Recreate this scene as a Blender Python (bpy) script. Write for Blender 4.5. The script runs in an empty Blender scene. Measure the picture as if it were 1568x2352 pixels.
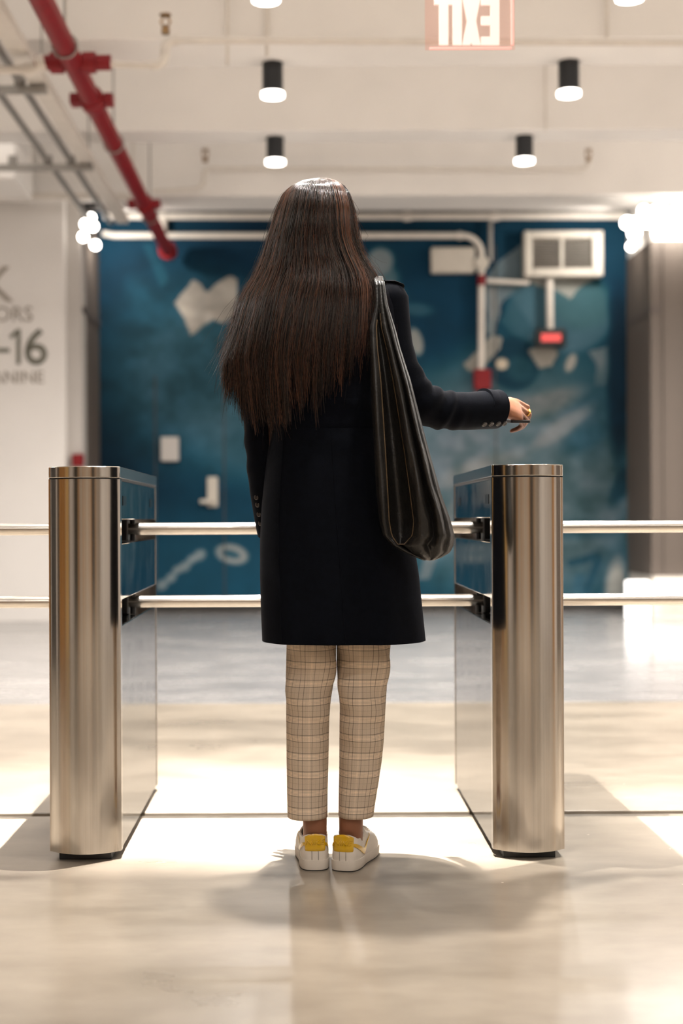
import bpy, bmesh, math, random
import numpy as np
from mathutils import Vector, Matrix

random.seed(7)
RNG = np.random.default_rng(11)
SC = bpy.context.scene
COL = SC.collection

# ------------------------------------------------------------------ camera
FPX = 3267.0                 # focal length in pixels of the 1568 x 2352 frame (50 mm, 36 mm tall sensor)
PX0, PY0 = 693.0, 1190.0     # principal point
EYE = 0.87
ROLL = math.radians(0.25)
cam_d = bpy.data.cameras.new('camera')
cam = bpy.data.objects.new('camera', cam_d)
COL.objects.link(cam)
cam_d.sensor_fit = 'VERTICAL'
cam_d.sensor_height = 36.0
cam_d.sensor_width = 24.0
cam_d.lens = FPX / 2352.0 * 36.0
cam_d.shift_x = (784.0 - PX0) / 2352.0
cam_d.shift_y = (PY0 - 1176.0) / 2352.0
cam_d.clip_start = 0.05
cam_d.clip_end = 100
cam.matrix_world = Matrix.Translation((0, 0, EYE)) @ Matrix.Rotation(math.radians(90), 4, 'X') @ Matrix.Rotation(-ROLL, 4, 'Z')
cam_d.dof.use_dof = True
cam_d.dof.focus_distance = 3.50
cam_d.dof.aperture_fstop = 2.0
SC.camera = cam

# ------------------------------------------------------------------ world, exposure
w = bpy.data.worlds.new('world'); SC.world = w
w.use_nodes = True
w.node_tree.nodes['Background'].inputs[0].default_value = (0.9, 0.8, 0.7, 1)
w.node_tree.nodes['Background'].inputs[1].default_value = 0.25
SC.view_settings.view_transform = 'Standard'
SC.view_settings.look = 'None'
SC.view_settings.gamma = 1.0
SC.view_settings.exposure = 0.0
SC.view_settings.use_curve_mapping = False
SC.cycles.use_denoising = True
SC.cycles.max_bounces = 5
SC.cycles.diffuse_bounces = 3
SC.cycles.glossy_bounces = 3
SC.cycles.use_adaptive_sampling = True
SC.cycles.adaptive_threshold = 0.09
SC.cycles.caustics_refractive = False
SC.cycles.sample_clamp_indirect = 6.0
SC.cycles.caustics_reflective = False

LAMP_W = 43.0        # watts of an ordinary ceiling downlight
KEY_W = 92.0        # watts of the bright lamp above the gate
WARM = (1.0, 0.952, 0.90)
FILL_STRIP_W = 10.5       # watts of an added fill strip behind a beam

# ------------------------------------------------------------------ helpers
def P(px, py, Y):
    """world point that the photograph's pixel shows at depth Y"""
    dx, dy = px - PX0, py - PY0
    c, s = math.cos(ROLL), math.sin(ROLL)
    dx0, dy0 = dx * c - dy * s, dx * s + dy * c
    return Vector((dx0 / FPX * Y, Y, EYE - dy0 / FPX * Y))

def tag(o, label=None, cat=None, group=None, kind=None):
    if label: o['label'] = label
    if cat: o['category'] = cat
    if group: o['group'] = group
    if kind: o['kind'] = kind
    return o

def link(o, parent=None):
    COL.objects.link(o)
    if parent is not None:
        o.parent = parent
    return o

def empty(name, loc=(0, 0, 0), rz=0.0):
    o = bpy.data.objects.new(name, None)
    o.empty_display_size = 0.1
    COL.objects.link(o)
    o.location = loc
    o.rotation_euler = (0, 0, rz)
    return o

def catmull(pts, n):
    """resample a polyline (k,d) to n points with a Catmull-Rom spline"""
    p = np.asarray(pts, float)
    k = len(p)
    ext = np.vstack([2 * p[0] - p[1], p, 2 * p[-1] - p[-2]])
    t = np.linspace(0, k - 1 - 1e-9, n)
    i = np.floor(t).astype(int)
    f = (t - i)[:, None]
    a, b, c, d = ext[i], ext[i + 1], ext[i + 2], ext[i + 3]
    return 0.5 * ((2 * b) + (-a + c) * f + (2 * a - 5 * b + 4 * c - d) * f ** 2 + (-a + 3 * b - 3 * c + d) * f ** 3)

class MB:
    """collects shapes and links them as ONE mesh object"""
    def __init__(self):
        self.v = []; self.f = []; self.uv = None
    def add(self, verts, faces):
        n = len(self.v)
        self.v.extend([tuple(q) for q in verts])
        self.f.extend([tuple(i + n for i in q) for q in faces])
        return n
    def box(self, lo, hi):
        x0, y0, z0 = lo; x1, y1, z1 = hi
        self.add([(x0, y0, z0), (x1, y0, z0), (x1, y1, z0), (x0, y1, z0), (x0, y0, z1), (x1, y0, z1), (x1, y1, z1), (x0, y1, z1)],
                 [(3, 2, 1, 0), (4, 5, 6, 7), (0, 1, 5, 4), (1, 2, 6, 5), (2, 3, 7, 6), (3, 0, 4, 7)])
        return self
    def prism(self, poly, z0, z1, f=None):
        """extrude a CCW polygon of (x, y) from z0 to z1; f maps the points"""
        f = f or (lambda x, y, z: (x, y, z))
        n = len(poly)
        vs = [f(x, y, z0) for x, y in poly] + [f(x, y, z1) for x, y in poly]
        fs = [tuple(range(n))[::-1], tuple(range(n, 2 * n))] + [(i, (i + 1) % n, n + (i + 1) % n, n + i) for i in range(n)]
        self.add(vs, fs)
        return self
    def rings(self, rings, cap0=True, cap1=True, closed=True):
        k = len(rings); n = len(rings[0])
        vs = [q for r in rings for q in r]
        fs = []
        m = n if closed else n - 1
        for i in range(k - 1):
            for j in range(m):
                fs.append((i * n + j, i * n + (j + 1) % n, (i + 1) * n + (j + 1) % n, (i + 1) * n + j))
        if cap0: fs.append(tuple(range(n))[::-1])
        if cap1: fs.append(tuple(range((k - 1) * n, k * n)))
        self.add(vs, fs)
        return self
    def tube(self, pts, radii, n=12, caps=True, round_caps=False, squash=None):
        """a round tube along points; squash = (axis, factor) flattens its section along a world axis"""
        p = [Vector(q) for q in pts]
        if isinstance(radii, (int, float)): radii = [radii] * len(p)
        radii = list(radii)
        if round_caps:
            d0 = (p[0] - p[1]).normalized(); d1 = (p[-1] - p[-2]).normalized()
            a, b, ra, rb = [], [], [], []
            for t in (0.97, 0.8, 0.45):
                a.append(p[0] + d0 * radii[0] * t); ra.append(radii[0] * math.sqrt(1 - t * t))
                b.append(p[-1] + d1 * radii[-1] * t); rb.append(radii[-1] * math.sqrt(1 - t * t))
            p = a + p + b[::-1]; radii = ra + radii + rb[::-1]
        rings = []
        t = (p[1] - p[0]).normalized()
        up = Vector((0, 0, 1)) if abs(t.z) < 0.9 else Vector((1, 0, 0))
        nrm = (up - t * up.dot(t)).normalized()
        for i, q in enumerate(p):
            if i == 0: t = (p[1] - p[0]).normalized()
            elif i == len(p) - 1: t = (p[-1] - p[-2]).normalized()
            else: t = ((p[i + 1] - p[i]).normalized() + (p[i] - p[i - 1]).normalized()).normalized()
            nrm = (nrm - t * nrm.dot(t)).normalized()
            bn = t.cross(nrm)
            ring = []
            for j in range(n):
                a = 2 * math.pi * j / n
                off = (nrm * math.cos(a) + bn * math.sin(a)) * radii[i]
                if squash: off = Vector([off[k] * squash[k] for k in range(3)])
                ring.append(q + off)
            rings.append(ring)
        self.rings(rings, caps, caps)
        return self
    def ellipsoid(self, c, r, n=24, m=16):
        rings = []
        for i in range(m + 1):
            a = math.pi * (0.02 + 0.96 * i / m)
            rings.append([(c[0] + r[0] * math.sin(a) * math.cos(2 * math.pi * j / n), c[1] + r[1] * math.sin(a) * math.sin(2 * math.pi * j / n), c[2] - r[2] * math.cos(a)) for j in range(n)])
        self.rings(rings)
        return self
    def build(self, name, mat, parent=None, smooth=None, bevel=0.0, seg=2):
        me = bpy.data.meshes.new(name)
        me.from_pydata(self.v, [], self.f)
        me.validate()
        if mat is not None: me.materials.append(mat)
        bm = bmesh.new(); bm.from_mesh(me)
        bmesh.ops.recalc_face_normals(bm, faces=bm.faces)
        bm.to_mesh(me); bm.free()
        o = bpy.data.objects.new(name, me)
        link(o, parent)
        if bevel > 0:
            b = o.modifiers.new('bevel', 'BEVEL'); b.width = bevel; b.segments = seg; b.limit_method = 'ANGLE'; b.angle_limit = math.radians(35); b.harden_normals = False
        if smooth is not None:
            set_smooth(me, smooth)
        return o

def set_smooth(me, ang):
    me.polygons.foreach_set('use_smooth', [True] * len(me.polygons))
    bm = bmesh.new(); bm.from_mesh(me)
    lim = math.radians(ang)
    for e in bm.edges:
        if len(e.link_faces) == 2:
            e.smooth = e.calc_face_angle(0) < lim
    bm.to_mesh(me); bm.free()

def np_mesh(name, verts, faces, mat, parent=None, smooth=True):
    """fast mesh from numpy arrays; faces (m, 3 or 4)"""
    me = bpy.data.meshes.new(name)
    verts = np.asarray(verts, np.float32); faces = np.asarray(faces, np.int32)
    me.vertices.add(len(verts)); me.vertices.foreach_set('co', verts.ravel())
    k = faces.shape[1]
    me.loops.add(faces.size); me.loops.foreach_set('vertex_index', faces.ravel())
    me.polygons.add(len(faces)); me.polygons.foreach_set('loop_start', np.arange(0, faces.size, k, dtype=np.int32))
    if smooth: me.polygons.foreach_set('use_smooth', np.ones(len(faces), bool))
    me.update(calc_edges=True)
    if mat is not None: me.materials.append(mat)
    o = bpy.data.objects.new(name, me)
    return link(o, parent)

# ------------------------------------------------------------------ materials
def srgb(r, g, b):
    f = lambda c: c / 12.92 if c <= 0.04045 else ((c + 0.055) / 1.055) ** 2.4
    return (f(r / 255), f(g / 255), f(b / 255), 1.0)

def new_mat(name):
    m = bpy.data.materials.new(name); m.use_nodes = True
    return m, m.node_tree, m.node_tree.nodes['Principled BSDF']

def mat(name, color, rough=0.6, metal=0.0, var=0.06, scale=8.0, bump=0.0, bscale=60.0, coat=0.0, spec=0.5, stretch=(1, 1, 1), emit=None, estr=0.0, aniso=0.0, rvar=0.0):
    """principled surface with a little procedural noise in colour, gloss and relief"""
    m, nt, b = new_mat(name)
    N, L = nt.nodes, nt.links
    tc = N.new('ShaderNodeTexCoord'); mp = N.new('ShaderNodeMapping')
    mp.inputs['Scale'].default_value = stretch
    L.new(tc.outputs['Object'], mp.inputs['Vector'])
    nz = N.new('ShaderNodeTexNoise'); nz.inputs['Scale'].default_value = scale; nz.inputs['Detail'].default_value = 5
    L.new(mp.outputs[0], nz.inputs['Vector'])
    cr = N.new('ShaderNodeValToRGB')
    c = color
    cr.color_ramp.elements[0].color = (c[0] * (1 - var), c[1] * (1 - var), c[2] * (1 - var), 1)
    cr.color_ramp.elements[1].color = (min(1, c[0] * (1 + var)), min(1, c[1] * (1 + var)), min(1, c[2] * (1 + var)), 1)
    cr.color_ramp.elements[0].position = 0.3; cr.color_ramp.elements[1].position = 0.7
    L.new(nz.outputs['Fac'], cr.inputs['Fac']); L.new(cr.outputs[0], b.inputs['Base Color'])
    b.inputs['Roughness'].default_value = rough; b.inputs['Metallic'].default_value = metal
    b.inputs['Specular IOR Level'].default_value = spec
    b.inputs['Coat Weight'].default_value = coat
    b.inputs['Anisotropic'].default_value = aniso
    if rvar:
        mr = N.new('ShaderNodeMapRange'); mr.inputs['To Min'].default_value = rough - rvar; mr.inputs['To Max'].default_value = rough + rvar
        mr.inputs['From Min'].default_value = 0.3; mr.inputs['From Max'].default_value = 0.7
        L.new(nz.outputs['Fac'], mr.inputs['Value']); L.new(mr.outputs[0], b.inputs['Roughness'])
    if bump:
        n2 = N.new('ShaderNodeTexNoise'); n2.inputs['Scale'].default_value = bscale; n2.inputs['Detail'].default_value = 4
        L.new(mp.outputs[0], n2.inputs['Vector'])
        bp = N.new('ShaderNodeBump'); bp.inputs['Strength'].default_value = bump; bp.inputs['Distance'].default_value = 0.01
        L.new(n2.outputs['Fac'], bp.inputs['Height']); L.new(bp.outputs[0], b.inputs['Normal'])
    if emit:
        b.inputs['Emission Color'].default_value = emit; b.inputs['Emission Strength'].default_value = estr
    return m

M = {}
M['paint'] = mat('ceiling_paint', (0.80, 0.755, 0.705), 0.75, var=0.03, scale=2.5, bump=0.15, bscale=30)
M['wall'] = mat('wall_paint', (0.78, 0.74, 0.70), 0.7, var=0.025, scale=2.0, bump=0.1, bscale=40)
M['wall_grey'] = mat('wall_grey_paint', (0.50, 0.465, 0.43), 0.7, var=0.03, scale=2.0)
M['lobby'] = mat('lobby_paint', (0.62, 0.55, 0.47), 0.7, var=0.03, scale=2.0)
M['brown'] = mat('brown_metal_cladding', (0.105, 0.082, 0.066), 0.6, var=0.12, scale=3.0, stretch=(3, 3, 0.06))
M['brown_groove'] = mat('brown_groove', (0.09, 0.07, 0.06), 0.6)
M['sub'] = mat('joint_dark', (0.035, 0.031, 0.026), 0.9, var=0.3, scale=20)
M['steel'] = mat('brushed_steel', (0.72, 0.68, 0.635), 0.15, 1.0, var=0.05, scale=30, stretch=(8, 8, 0.05), aniso=0.0, bump=0.0)
M['steel_panel'] = mat('polished_steel_panel', (0.44, 0.43, 0.42), 0.10, 1.0, var=0.10, scale=9, rvar=0.05)
M['steel_arm'] = mat('satin_steel_arm', (0.80, 0.75, 0.68), 0.22, 1.0, var=0.03, scale=30)
M['black'] = mat('black_plastic', (0.010, 0.010, 0.011), 0.45, var=0.2, scale=20)
M['lampblack'] = mat('lamp_black', (0.008, 0.009, 0.011), 0.55, var=0.2, scale=20)
M['sensor'] = mat('sensor_window', (0.05, 0.05, 0.055), 0.2, 1.0, var=0.1, scale=20)
M['dark_slot'] = mat('slot_dark', (0.06, 0.05, 0.045), 0.35, 0.8, var=0.2, scale=20)
M['red'] = mat('red_pipe_paint', (0.19, 0.004, 0.007), 0.5, var=0.08, scale=12, spec=0.3)
M['white_pipe'] = mat('white_pipe_paint', (0.66, 0.60, 0.53), 0.5, var=0.05, scale=10)
M['grey_pipe'] = mat('galvanised_conduit', (0.30, 0.28, 0.255), 0.45, 0.5, var=0.1, scale=10)
M['brass'] = mat('brass_sprinkler', (0.28, 0.17, 0.08), 0.35, 0.9, var=0.1, scale=30)
M['beige'] = mat('beige_enclosure', (0.52, 0.47, 0.40), 0.5, var=0.04, scale=10)
M['grille'] = mat('grille_grey', (0.075, 0.062, 0.048), 0.7, var=0.1, scale=20)
M['lens'] = mat('lamp_lens', (0.9, 0.9, 0.9), 0.4, emit=(1.0, 0.93, 0.85, 1), estr=9.0)
M['lens_soft'] = mat('fill_strip_diffuser', (0.9, 0.9, 0.9), 0.4, emit=(1.0, 0.95, 0.9, 1), estr=2.0)
M['flood'] = mat('flood_lens', (0.9, 0.9, 0.9), 0.4, emit=(1.0, 0.95, 0.88, 1), estr=14.0)
M['reflection_glow'] = mat('reflection_glow', (0.9, 0.9, 0.9), 0.4, emit=(1.0, 0.95, 0.9, 1), estr=3.0)  # glow painted in for floodlight mirrored at the pier's base
M['letter'] = mat('grey_vinyl_lettering', srgb(112, 110, 98), 0.6, var=0.04, scale=6)
M['letter_light'] = mat('light_grey_vinyl_lettering', srgb(150, 140, 128), 0.6, var=0.04, scale=6)
M['exit_letter'] = mat('exit_glow_letter', (0.2, 0.15, 0.12), 0.4, emit=(1.0, 0.80, 0.68, 1), estr=0.95)
M['exit_edge'] = mat('exit_glow_edge', (0.3, 0.1, 0.08), 0.4, emit=(1.0, 0.56, 0.46, 1), estr=0.8)
M['exit_red'] = mat('red_glow', (0.6, 0.05, 0.05), 0.5, emit=(1.0, 0.14, 0.12, 1), estr=0.5)

def exit_glass():
    m, nt, b = new_mat('exit_acrylic')
    N, L = nt.nodes, nt.links
    nz = N.new('ShaderNodeTexNoise'); nz.inputs['Scale'].default_value = 4
    tr = N.new('ShaderNodeBsdfTransparent'); tr.inputs[0].default_value = (0.98, 0.90, 0.88, 1)
    em = N.new('ShaderNodeEmission'); em.inputs[0].default_value = (1.0, 0.35, 0.25, 1); em.inputs[1].default_value = 0.05
    gl = N.new('ShaderNodeBsdfGlossy'); gl.inputs['Roughness'].default_value = 0.05
    ad = N.new('ShaderNodeAddShader'); mx = N.new('ShaderNodeMixShader')
    L.new(tr.outputs[0], ad.inputs[0]); L.new(em.outputs[0], ad.inputs[1])
    mr = N.new('ShaderNodeMapRange'); mr.inputs['To Min'].default_value = 0.02; mr.inputs['To Max'].default_value = 0.04
    L.new(nz.outputs['Fac'], mr.inputs['Value']); L.new(mr.outputs[0], mx.inputs[0])
    L.new(ad.outputs[0], mx.inputs[1]); L.new(gl.outputs[0], mx.inputs[2])
    L.new(mx.outputs[0], N['Material Output'].inputs[0])
    return m
M['exit_glass'] = exit_glass()

def concrete(name, warm, cool, rough):
    m, nt, b = new_mat(name)
    N, L = nt.nodes, nt.links
    tc = N.new('ShaderNodeTexCoord'); mp = N.new('ShaderNodeMapping'); mp.inputs['Scale'].default_value = (1.0, 1.9, 1)
    L.new(tc.outputs['Object'], mp.inputs['Vector'])
    n1 = N.new('ShaderNodeTexNoise'); n1.inputs['Scale'].default_value = 1.7; n1.inputs['Detail'].default_value = 6; n1.inputs['Roughness'].default_value = 0.55; n1.inputs['Distortion'].default_value = 0.4
    n2 = N.new('ShaderNodeTexNoise'); n2.inputs['Scale'].default_value = 9.0; n2.inputs['Detail'].default_value = 5; n2.inputs['Roughness'].default_value = 0.55
    n3 = N.new('ShaderNodeTexNoise'); n3.inputs['Scale'].default_value = 90.0; n3.inputs['Detail'].default_value = 3
    for n in (n1, n2, n3): L.new(mp.outputs[0], n.inputs['Vector'])
    cr = N.new('ShaderNodeValToRGB'); e = cr.color_ramp.elements
    e[0].position = 0.25; e[0].color = cool; e[1].position = 0.75; e[1].color = warm
    L.new(n1.outputs['Fac'], cr.inputs['Fac'])
    c2 = N.new('ShaderNodeValToRGB'); c2.color_ramp.elements[0].position = 0.2; c2.color_ramp.elements[0].color = (0.80, 0.785, 0.77, 1); c2.color_ramp.elements[1].position = 0.8; c2.color_ramp.elements[1].color = (1.0, 1.0, 1.0, 1)
    L.new(n2.outputs['Fac'], c2.inputs['Fac'])
    mx = N.new('ShaderNodeMixRGB'); mx.blend_type = 'MULTIPLY'; mx.inputs[0].default_value = 1.0
    L.new(cr.outputs[0], mx.inputs[1]); L.new(c2.outputs[0], mx.inputs[2])
    # small pale flecks of aggregate
    vo = N.new('ShaderNodeTexVoronoi'); vo.inputs['Scale'].default_value = 7.0
    L.new(tc.outputs['Object'], vo.inputs['Vector'])
    c3 = N.new('ShaderNodeValToRGB'); c3.color_ramp.elements[0].position = 0.014; c3.color_ramp.elements[0].color = (1, 1, 1, 1); c3.color_ramp.elements[1].position = 0.03; c3.color_ramp.elements[1].color = (0, 0, 0, 1)
    L.new(vo.outputs['Distance'], c3.inputs['Fac'])
    m2 = N.new('ShaderNodeMixRGB'); m2.blend_type = 'MIX'; m2.inputs[2].default_value = (0.75, 0.68, 0.58, 1)
    L.new(c3.outputs[0], m2.inputs[0]); L.new(mx.outputs[0], m2.inputs[1])
    L.new(m2.outputs[0], b.inputs['Base Color'])
    mr = N.new('ShaderNodeMapRange'); mr.inputs['From Min'].default_value = 0.3; mr.inputs['From Max'].default_value = 0.7
    mr.inputs['To Min'].default_value = rough - 0.03; mr.inputs['To Max'].default_value = rough + 0.03
    L.new(n1.outputs['Fac'], mr.inputs['Value']); L.new(mr.outputs[0], b.inputs['Roughness'])
    bp = N.new('ShaderNodeBump'); bp.inputs['Strength'].default_value = 0.02; bp.inputs['Distance'].default_value = 0.01
    L.new(n2.outputs['Fac'], bp.inputs['Height']); L.new(bp.outputs[0], b.inputs['Normal'])
    b.inputs['Specular IOR Level'].default_value = 0.5
    b.inputs['Coat Weight'].default_value = 0.35; b.inputs['Coat Roughness'].default_value = 0.12
    return m
M['concrete'] = concrete('polished_concrete', (0.45, 0.385, 0.305, 1), (0.275, 0.23, 0.18, 1), 0.30)
M['concrete_far'] = concrete('polished_concrete_cool_lit', (0.42, 0.40, 0.39, 1), (0.24, 0.235, 0.235, 1), 0.26)  # greyer mix: the cooler light near the mural is put into the colour

# ------------------------------------------------------------------ the room
XL, XR, YB, YF, ZC = -5.5, 6.0, -5.0, 13.2, 4.15     # left, right, back (behind the camera), mural wall, slab
JOINT = 4.19                                         # the open joint in the floor
LANE = 6.69                                          # where the slab tinted for the cooler mural light begins

fl = MB().box((XL - .3, YB - .3, -0.14), (XR + .3, YF + .3, -0.035)).build('floor', M['sub'])
tag(fl, 'polished concrete floor with an open saw joint behind the turnstiles', 'floor', kind='structure')
MB().box((XL, YB, -0.04), (XR, JOINT - 0.024, 0)).build('slab', M['concrete'], fl, bevel=0.003)
MB().box((XL, JOINT + 0.024, -0.04), (XR, LANE, 0)).build('slab', M['concrete'], fl, bevel=0.003)
MB().box((XL, LANE + 0.004, -0.04), (XR, YF + .25, 0)).build('slab', M['concrete_far'], fl, bevel=0.003)
# crumbled filler left in the joint
for x0, x1, h in ((0.02, 0.075, -0.002), (1.30, 1.42, -0.003), (-0.95, -0.90, -0.004)):
    MB().box((x0, JOINT - 0.024, -0.035), (x1, JOINT + 0.024, h)).build('joint_filler', M['concrete'], fl, bevel=0.004)

ce = MB().box((XL - .3, YB - .3, ZC), (XR + .3, YF + .3, ZC + .2)).build('ceiling', M['paint'])
tag(ce, 'cream painted concrete ceiling with deep cross beams', 'ceiling', kind='structure')
BEAM_Z = 3.60
BEAMS = [(-4.2, -3.7), (-2.3, -1.8), (-0.4, 0.1), (1.5, 2.0), (3.22, 3.80), (5.05, 5.45), (6.55, 7.02), (8.10, 8.60), (10.02, 10.34), (12.05, 12.62)]
for y0, y1 in BEAMS:
    MB().box((XL, y0, BEAM_Z), (XR, y1, ZC + .02)).build('beam', M['paint'], ce, bevel=0.008)

def structure(name, mb, m, label, cat, bevel=0.0):
    o = mb.build(name, m, bevel=bevel)
    return tag(o, label, cat, kind='structure')

structure('wall_left', MB().box((XL - .25, YB, 0), (XL, YF, ZC)), M['wall'], 'pale side wall at the left of the lobby', 'wall')
structure('wall_right', MB().box((XR, YB, 0), (XR + .25, YF, ZC)), M['wall'], 'pale side wall at the right of the lobby', 'wall')
wb = structure('wall_back', MB().box((XL, YB - .25, 0), (XR, YB, ZC)), M['lobby'], 'tan entrance wall behind the viewer', 'wall')
# what the brushed steel mirrors from behind the viewer: dark entrance openings and honey coloured timber fins
M['timber'] = mat('honey_timber', (0.55, 0.27, 0.07), 0.4, var=0.15, scale=5, stretch=(4, 4, .3))
M['entr'] = mat('entrance_dark', (0.03, 0.026, 0.022), 0.4, var=0.2, scale=4)

# mural wall and the two recess returns beside it
mx0, mx1 = P(200, 1190, YF).x, P(1475, 1190, YF).x
NYg, NXg = 300, 400
def mural_colours(px, py):
    """flat print: teal ground with pale brush shapes, painted in the wall's own coordinates"""
    def lerp(a, b, t): return a * (1 - t[..., None]) + np.array(b, float) * t[..., None]
    sh = px.shape
    rs = np.random.default_rng(5)
    def vnoise(sx, sy, seed):
        r = np.random.default_rng(seed); g = r.random((64, 64))
        u = px / sx; v = py / sy
        i = np.floor(u).astype(int); j = np.floor(v).astype(int)
        fu = u - i; fv = v - j
        fu = fu * fu * (3 - 2 * fu); fv = fv * fv * (3 - 2 * fv)
        G = lambda a, b: g[a % 64, b % 64]
        return (G(i, j) * (1 - fu) + G(i + 1, j) * fu) * (1 - fv) + (G(i, j + 1) * (1 - fu) + G(i + 1, j + 1) * fu) * fv
    ux = px + 0.55 * py; uy = py - 0.45 * px
    fb = 0.5 * vnoise(110, 90, 1) + 0.3 * vnoise(48, 40, 2) + 0.2 * vnoise(22, 18, 3)
    fine = 0.6 * vnoise(30, 26, 4) + 0.4 * vnoise(12, 12, 6)
    col = np.zeros(sh + (3,))
    col[:] = (2, 56, 84)
    def ell(cx, cy, rx, ry, rot, c, a=1.0, soft=0.25):
        nonlocal col
        ca, sa = math.cos(rot), math.sin(rot)
        dx, dy = px - cx, py - cy
        d = np.sqrt(((dx * ca + dy * sa) / rx) ** 2 + ((-dx * sa + dy * ca) / ry) ** 2)
        t = np.clip((1 - d) / soft + 0.5, 0, 1) * a
        col = lerp(col, c, t)
    def poly(pts, c, a=1.0):
        nonlocal col
        ins = np.zeros(sh, bool); n = len(pts); j = n - 1
        for i in range(n):
            xi, yi = pts[i]; xj, yj = pts[j]
            cond = ((yi > py) != (yj > py)) & (px < (xj - xi) * (py - yi) / (yj - yi + 1e-9) + xi)
            ins ^= cond; j = i
        col = lerp(col, c, ins * a)
    # big tonal areas
    ell(300, 900, 130, 260, 0.0, (2, 30, 50), 0.8, 0.9)
    ell(600, 560, 160, 70, 0, (4, 45, 74), 0.7, 0.8)
    ell(440, 860, 190, 190, 0.5, (78, 104, 124), 0.75, 0.9)
    ell(560, 1010, 110, 90, 0.6, (84, 108, 126), 0.6, 0.9)
    ell(470, 1330, 260, 150, 0.0, (34, 80, 108), 0.7, 0.9)
    ell(1230, 1110, 280, 300, 0.0, (112, 122, 132), 0.85, 0.7)
    ell(1010, 1080, 140, 220, 0.2, (108, 120, 132), 0.7, 0.9)
    ell(1000, 700, 95, 130, 0.0, (4, 54, 84), 0.9, 0.5)
    # head and shoulders on the right
    poly([(1110, 650), (1150, 600), (1205, 560), (1225, 650), (1160, 690), (1130, 740), (1112, 700)], (128, 140, 150), 0.85)
    ell(1288, 722, 122, 92, 0.1, (82, 112, 132), 0.95, 0.18)
    ell(1340, 700, 70, 60, 0.0, (74, 106, 118), 0.8, 0.4)
    poly([(1195, 640), (1370, 640), (1330, 665), (1312, 690), (1285, 672), (1240, 660)], (176, 176, 172), 0.85)
    poly([(1180, 690), (1230, 760), (1200, 790), (1150, 740)], (60, 92, 112), 0.8)
    ell(1182, 838, 58, 62, 0.0, (16, 56, 80), 0.95, 0.25)
    ell(1196, 850, 34, 30, 0.4, (52, 84, 102), 0.8, 0.5)
    ell(1154, 838, 14, 13, 0, (226, 214, 196), 1.0, 0.3)
    poly([(1214, 806), (1262, 794), (1284, 812), (1268, 842), (1240, 848)], (186, 180, 172), 0.9)
    poly([(1066, 838), (1100, 806), (1130, 770), (1155, 778), (1150, 800), (1112, 842), (1080, 856)], (176, 172, 166), 0.9)
    poly([(1122, 660), (1142, 660), (1150, 720), (1132, 780), (1118, 760), (1126, 710)], (150, 156, 160), 0.8)
    ell(1312, 836, 11, 22, 0.4, (182, 178, 172), 0.9, 0.4)
    poly([(1352, 810), (1395, 800), (1405, 850), (1390, 890), (1366, 888), (1372, 840)], (128, 138, 146), 0.8)
    ell(1360, 960, 60, 90, 0.2, (48, 78, 100), 0.6, 0.8)
    ell(1345, 1010, 60, 24, -0.5, (50, 80, 100), 0.7, 0.6)
    ell(1250, 930, 90, 26, -0.35, (140, 144, 148), 0.7, 0.7)
    ell(1290, 985, 80, 18, -0.6, (138, 142, 146), 0.6, 0.7)
    ell(1110, 1080, 90, 26, -0.3, (142, 146, 148), 0.7, 0.8)
    poly([(960, 1330), (1000, 1200), (1060, 1130), (1080, 1140), (1020, 1230), (985, 1330)], (128, 136, 144), 0.7)
    ell(1422, 700, 24, 60, 0.0, (4, 52, 82), 0.9, 0.6)
    ell(1422, 880, 26, 190, 0.0, (6, 36, 58), 0.9, 0.6)
    ell(1432, 1110, 20, 60, 0.5, (24, 56, 78), 0.8, 0.6)
    ell(1330, 1220, 90, 20, 0.0, (52, 84, 108), 0.6, 0.9)
    poly([(1300, 1290), (1372, 1270), (1385, 1285), (1350, 1370), (1335, 1370), (1362, 1292), (1306, 1306)], (46, 80, 104), 0.9)
    poly([(1320, 1320), (1345, 1320), (1338, 1360), (1314, 1360)], (58, 90, 112), 0.9)
    ell(1412, 1350, 22, 60, 0.1, (196, 194, 190), 0.8, 0.7)
    # pale shapes beside the shoulder
    ell(876, 600, 30, 30, 0.0, (152, 160, 166), 0.85, 0.4)
    ell(884, 640, 34, 30, 0.3, (126, 140, 150), 0.7, 0.6)
    ell(900, 690, 34, 34, 0.3, (110, 128, 142), 0.7, 0.6)
    ell(956, 786, 16, 32, -0.25, (166, 168, 168), 0.9, 0.35)
    ell(960, 712, 36, 14, 0.1, (70, 100, 122), 0.8, 0.7)
    # winged pale shape on the left
    poly([(403, 694), (424, 668), (446, 642), (462, 650), (476, 672), (500, 650), (530, 632), (546, 640), (548, 690), (540, 728),
          (512, 742), (492, 732), (472, 742), (452, 762), (440, 768), (424, 728)], (178, 172, 166), 0.95)
    poly([(470, 678), (482, 740), (452, 762), (446, 700)], (158, 156, 154), 0.5)
    # soft stray strokes
    poly([(330, 560), (352, 560), (392, 640), (372, 660)], (70, 112, 134), 0.35)
    ell(330, 690, 26, 60, -0.5, (46, 86, 112), 0.5, 0.9)
    # lettering too blurred to read, and the little ring beside it, at the foot
    for cx, cy, r in ((372, 1342, 14), (392, 1326, 13), (406, 1308, 12), (424, 1300, 14), (440, 1284, 12), (458, 1274, 15)):
        ell(cx, cy, r, r * 0.8, -0.6, (150, 162, 170), 0.85, 0.6)
    ell(532, 1272, 38, 22, 0.25, (160, 166, 170), 0.95, 0.3); ell(530, 1272, 22, 9, 0.25, (52, 92, 116), 0.95, 0.4)
    # brushy break-up, strongest in the figure areas
    wgt = np.clip(1.2 - np.abs(px - 440) / 260, 0, 1) * np.clip(1.2 - np.abs(py - 860) / 260, 0, 1) + np.clip((px - 930) / 160, 0, 1) * np.clip((py - 880) / 60, 0, 1) + 0.25
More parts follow.
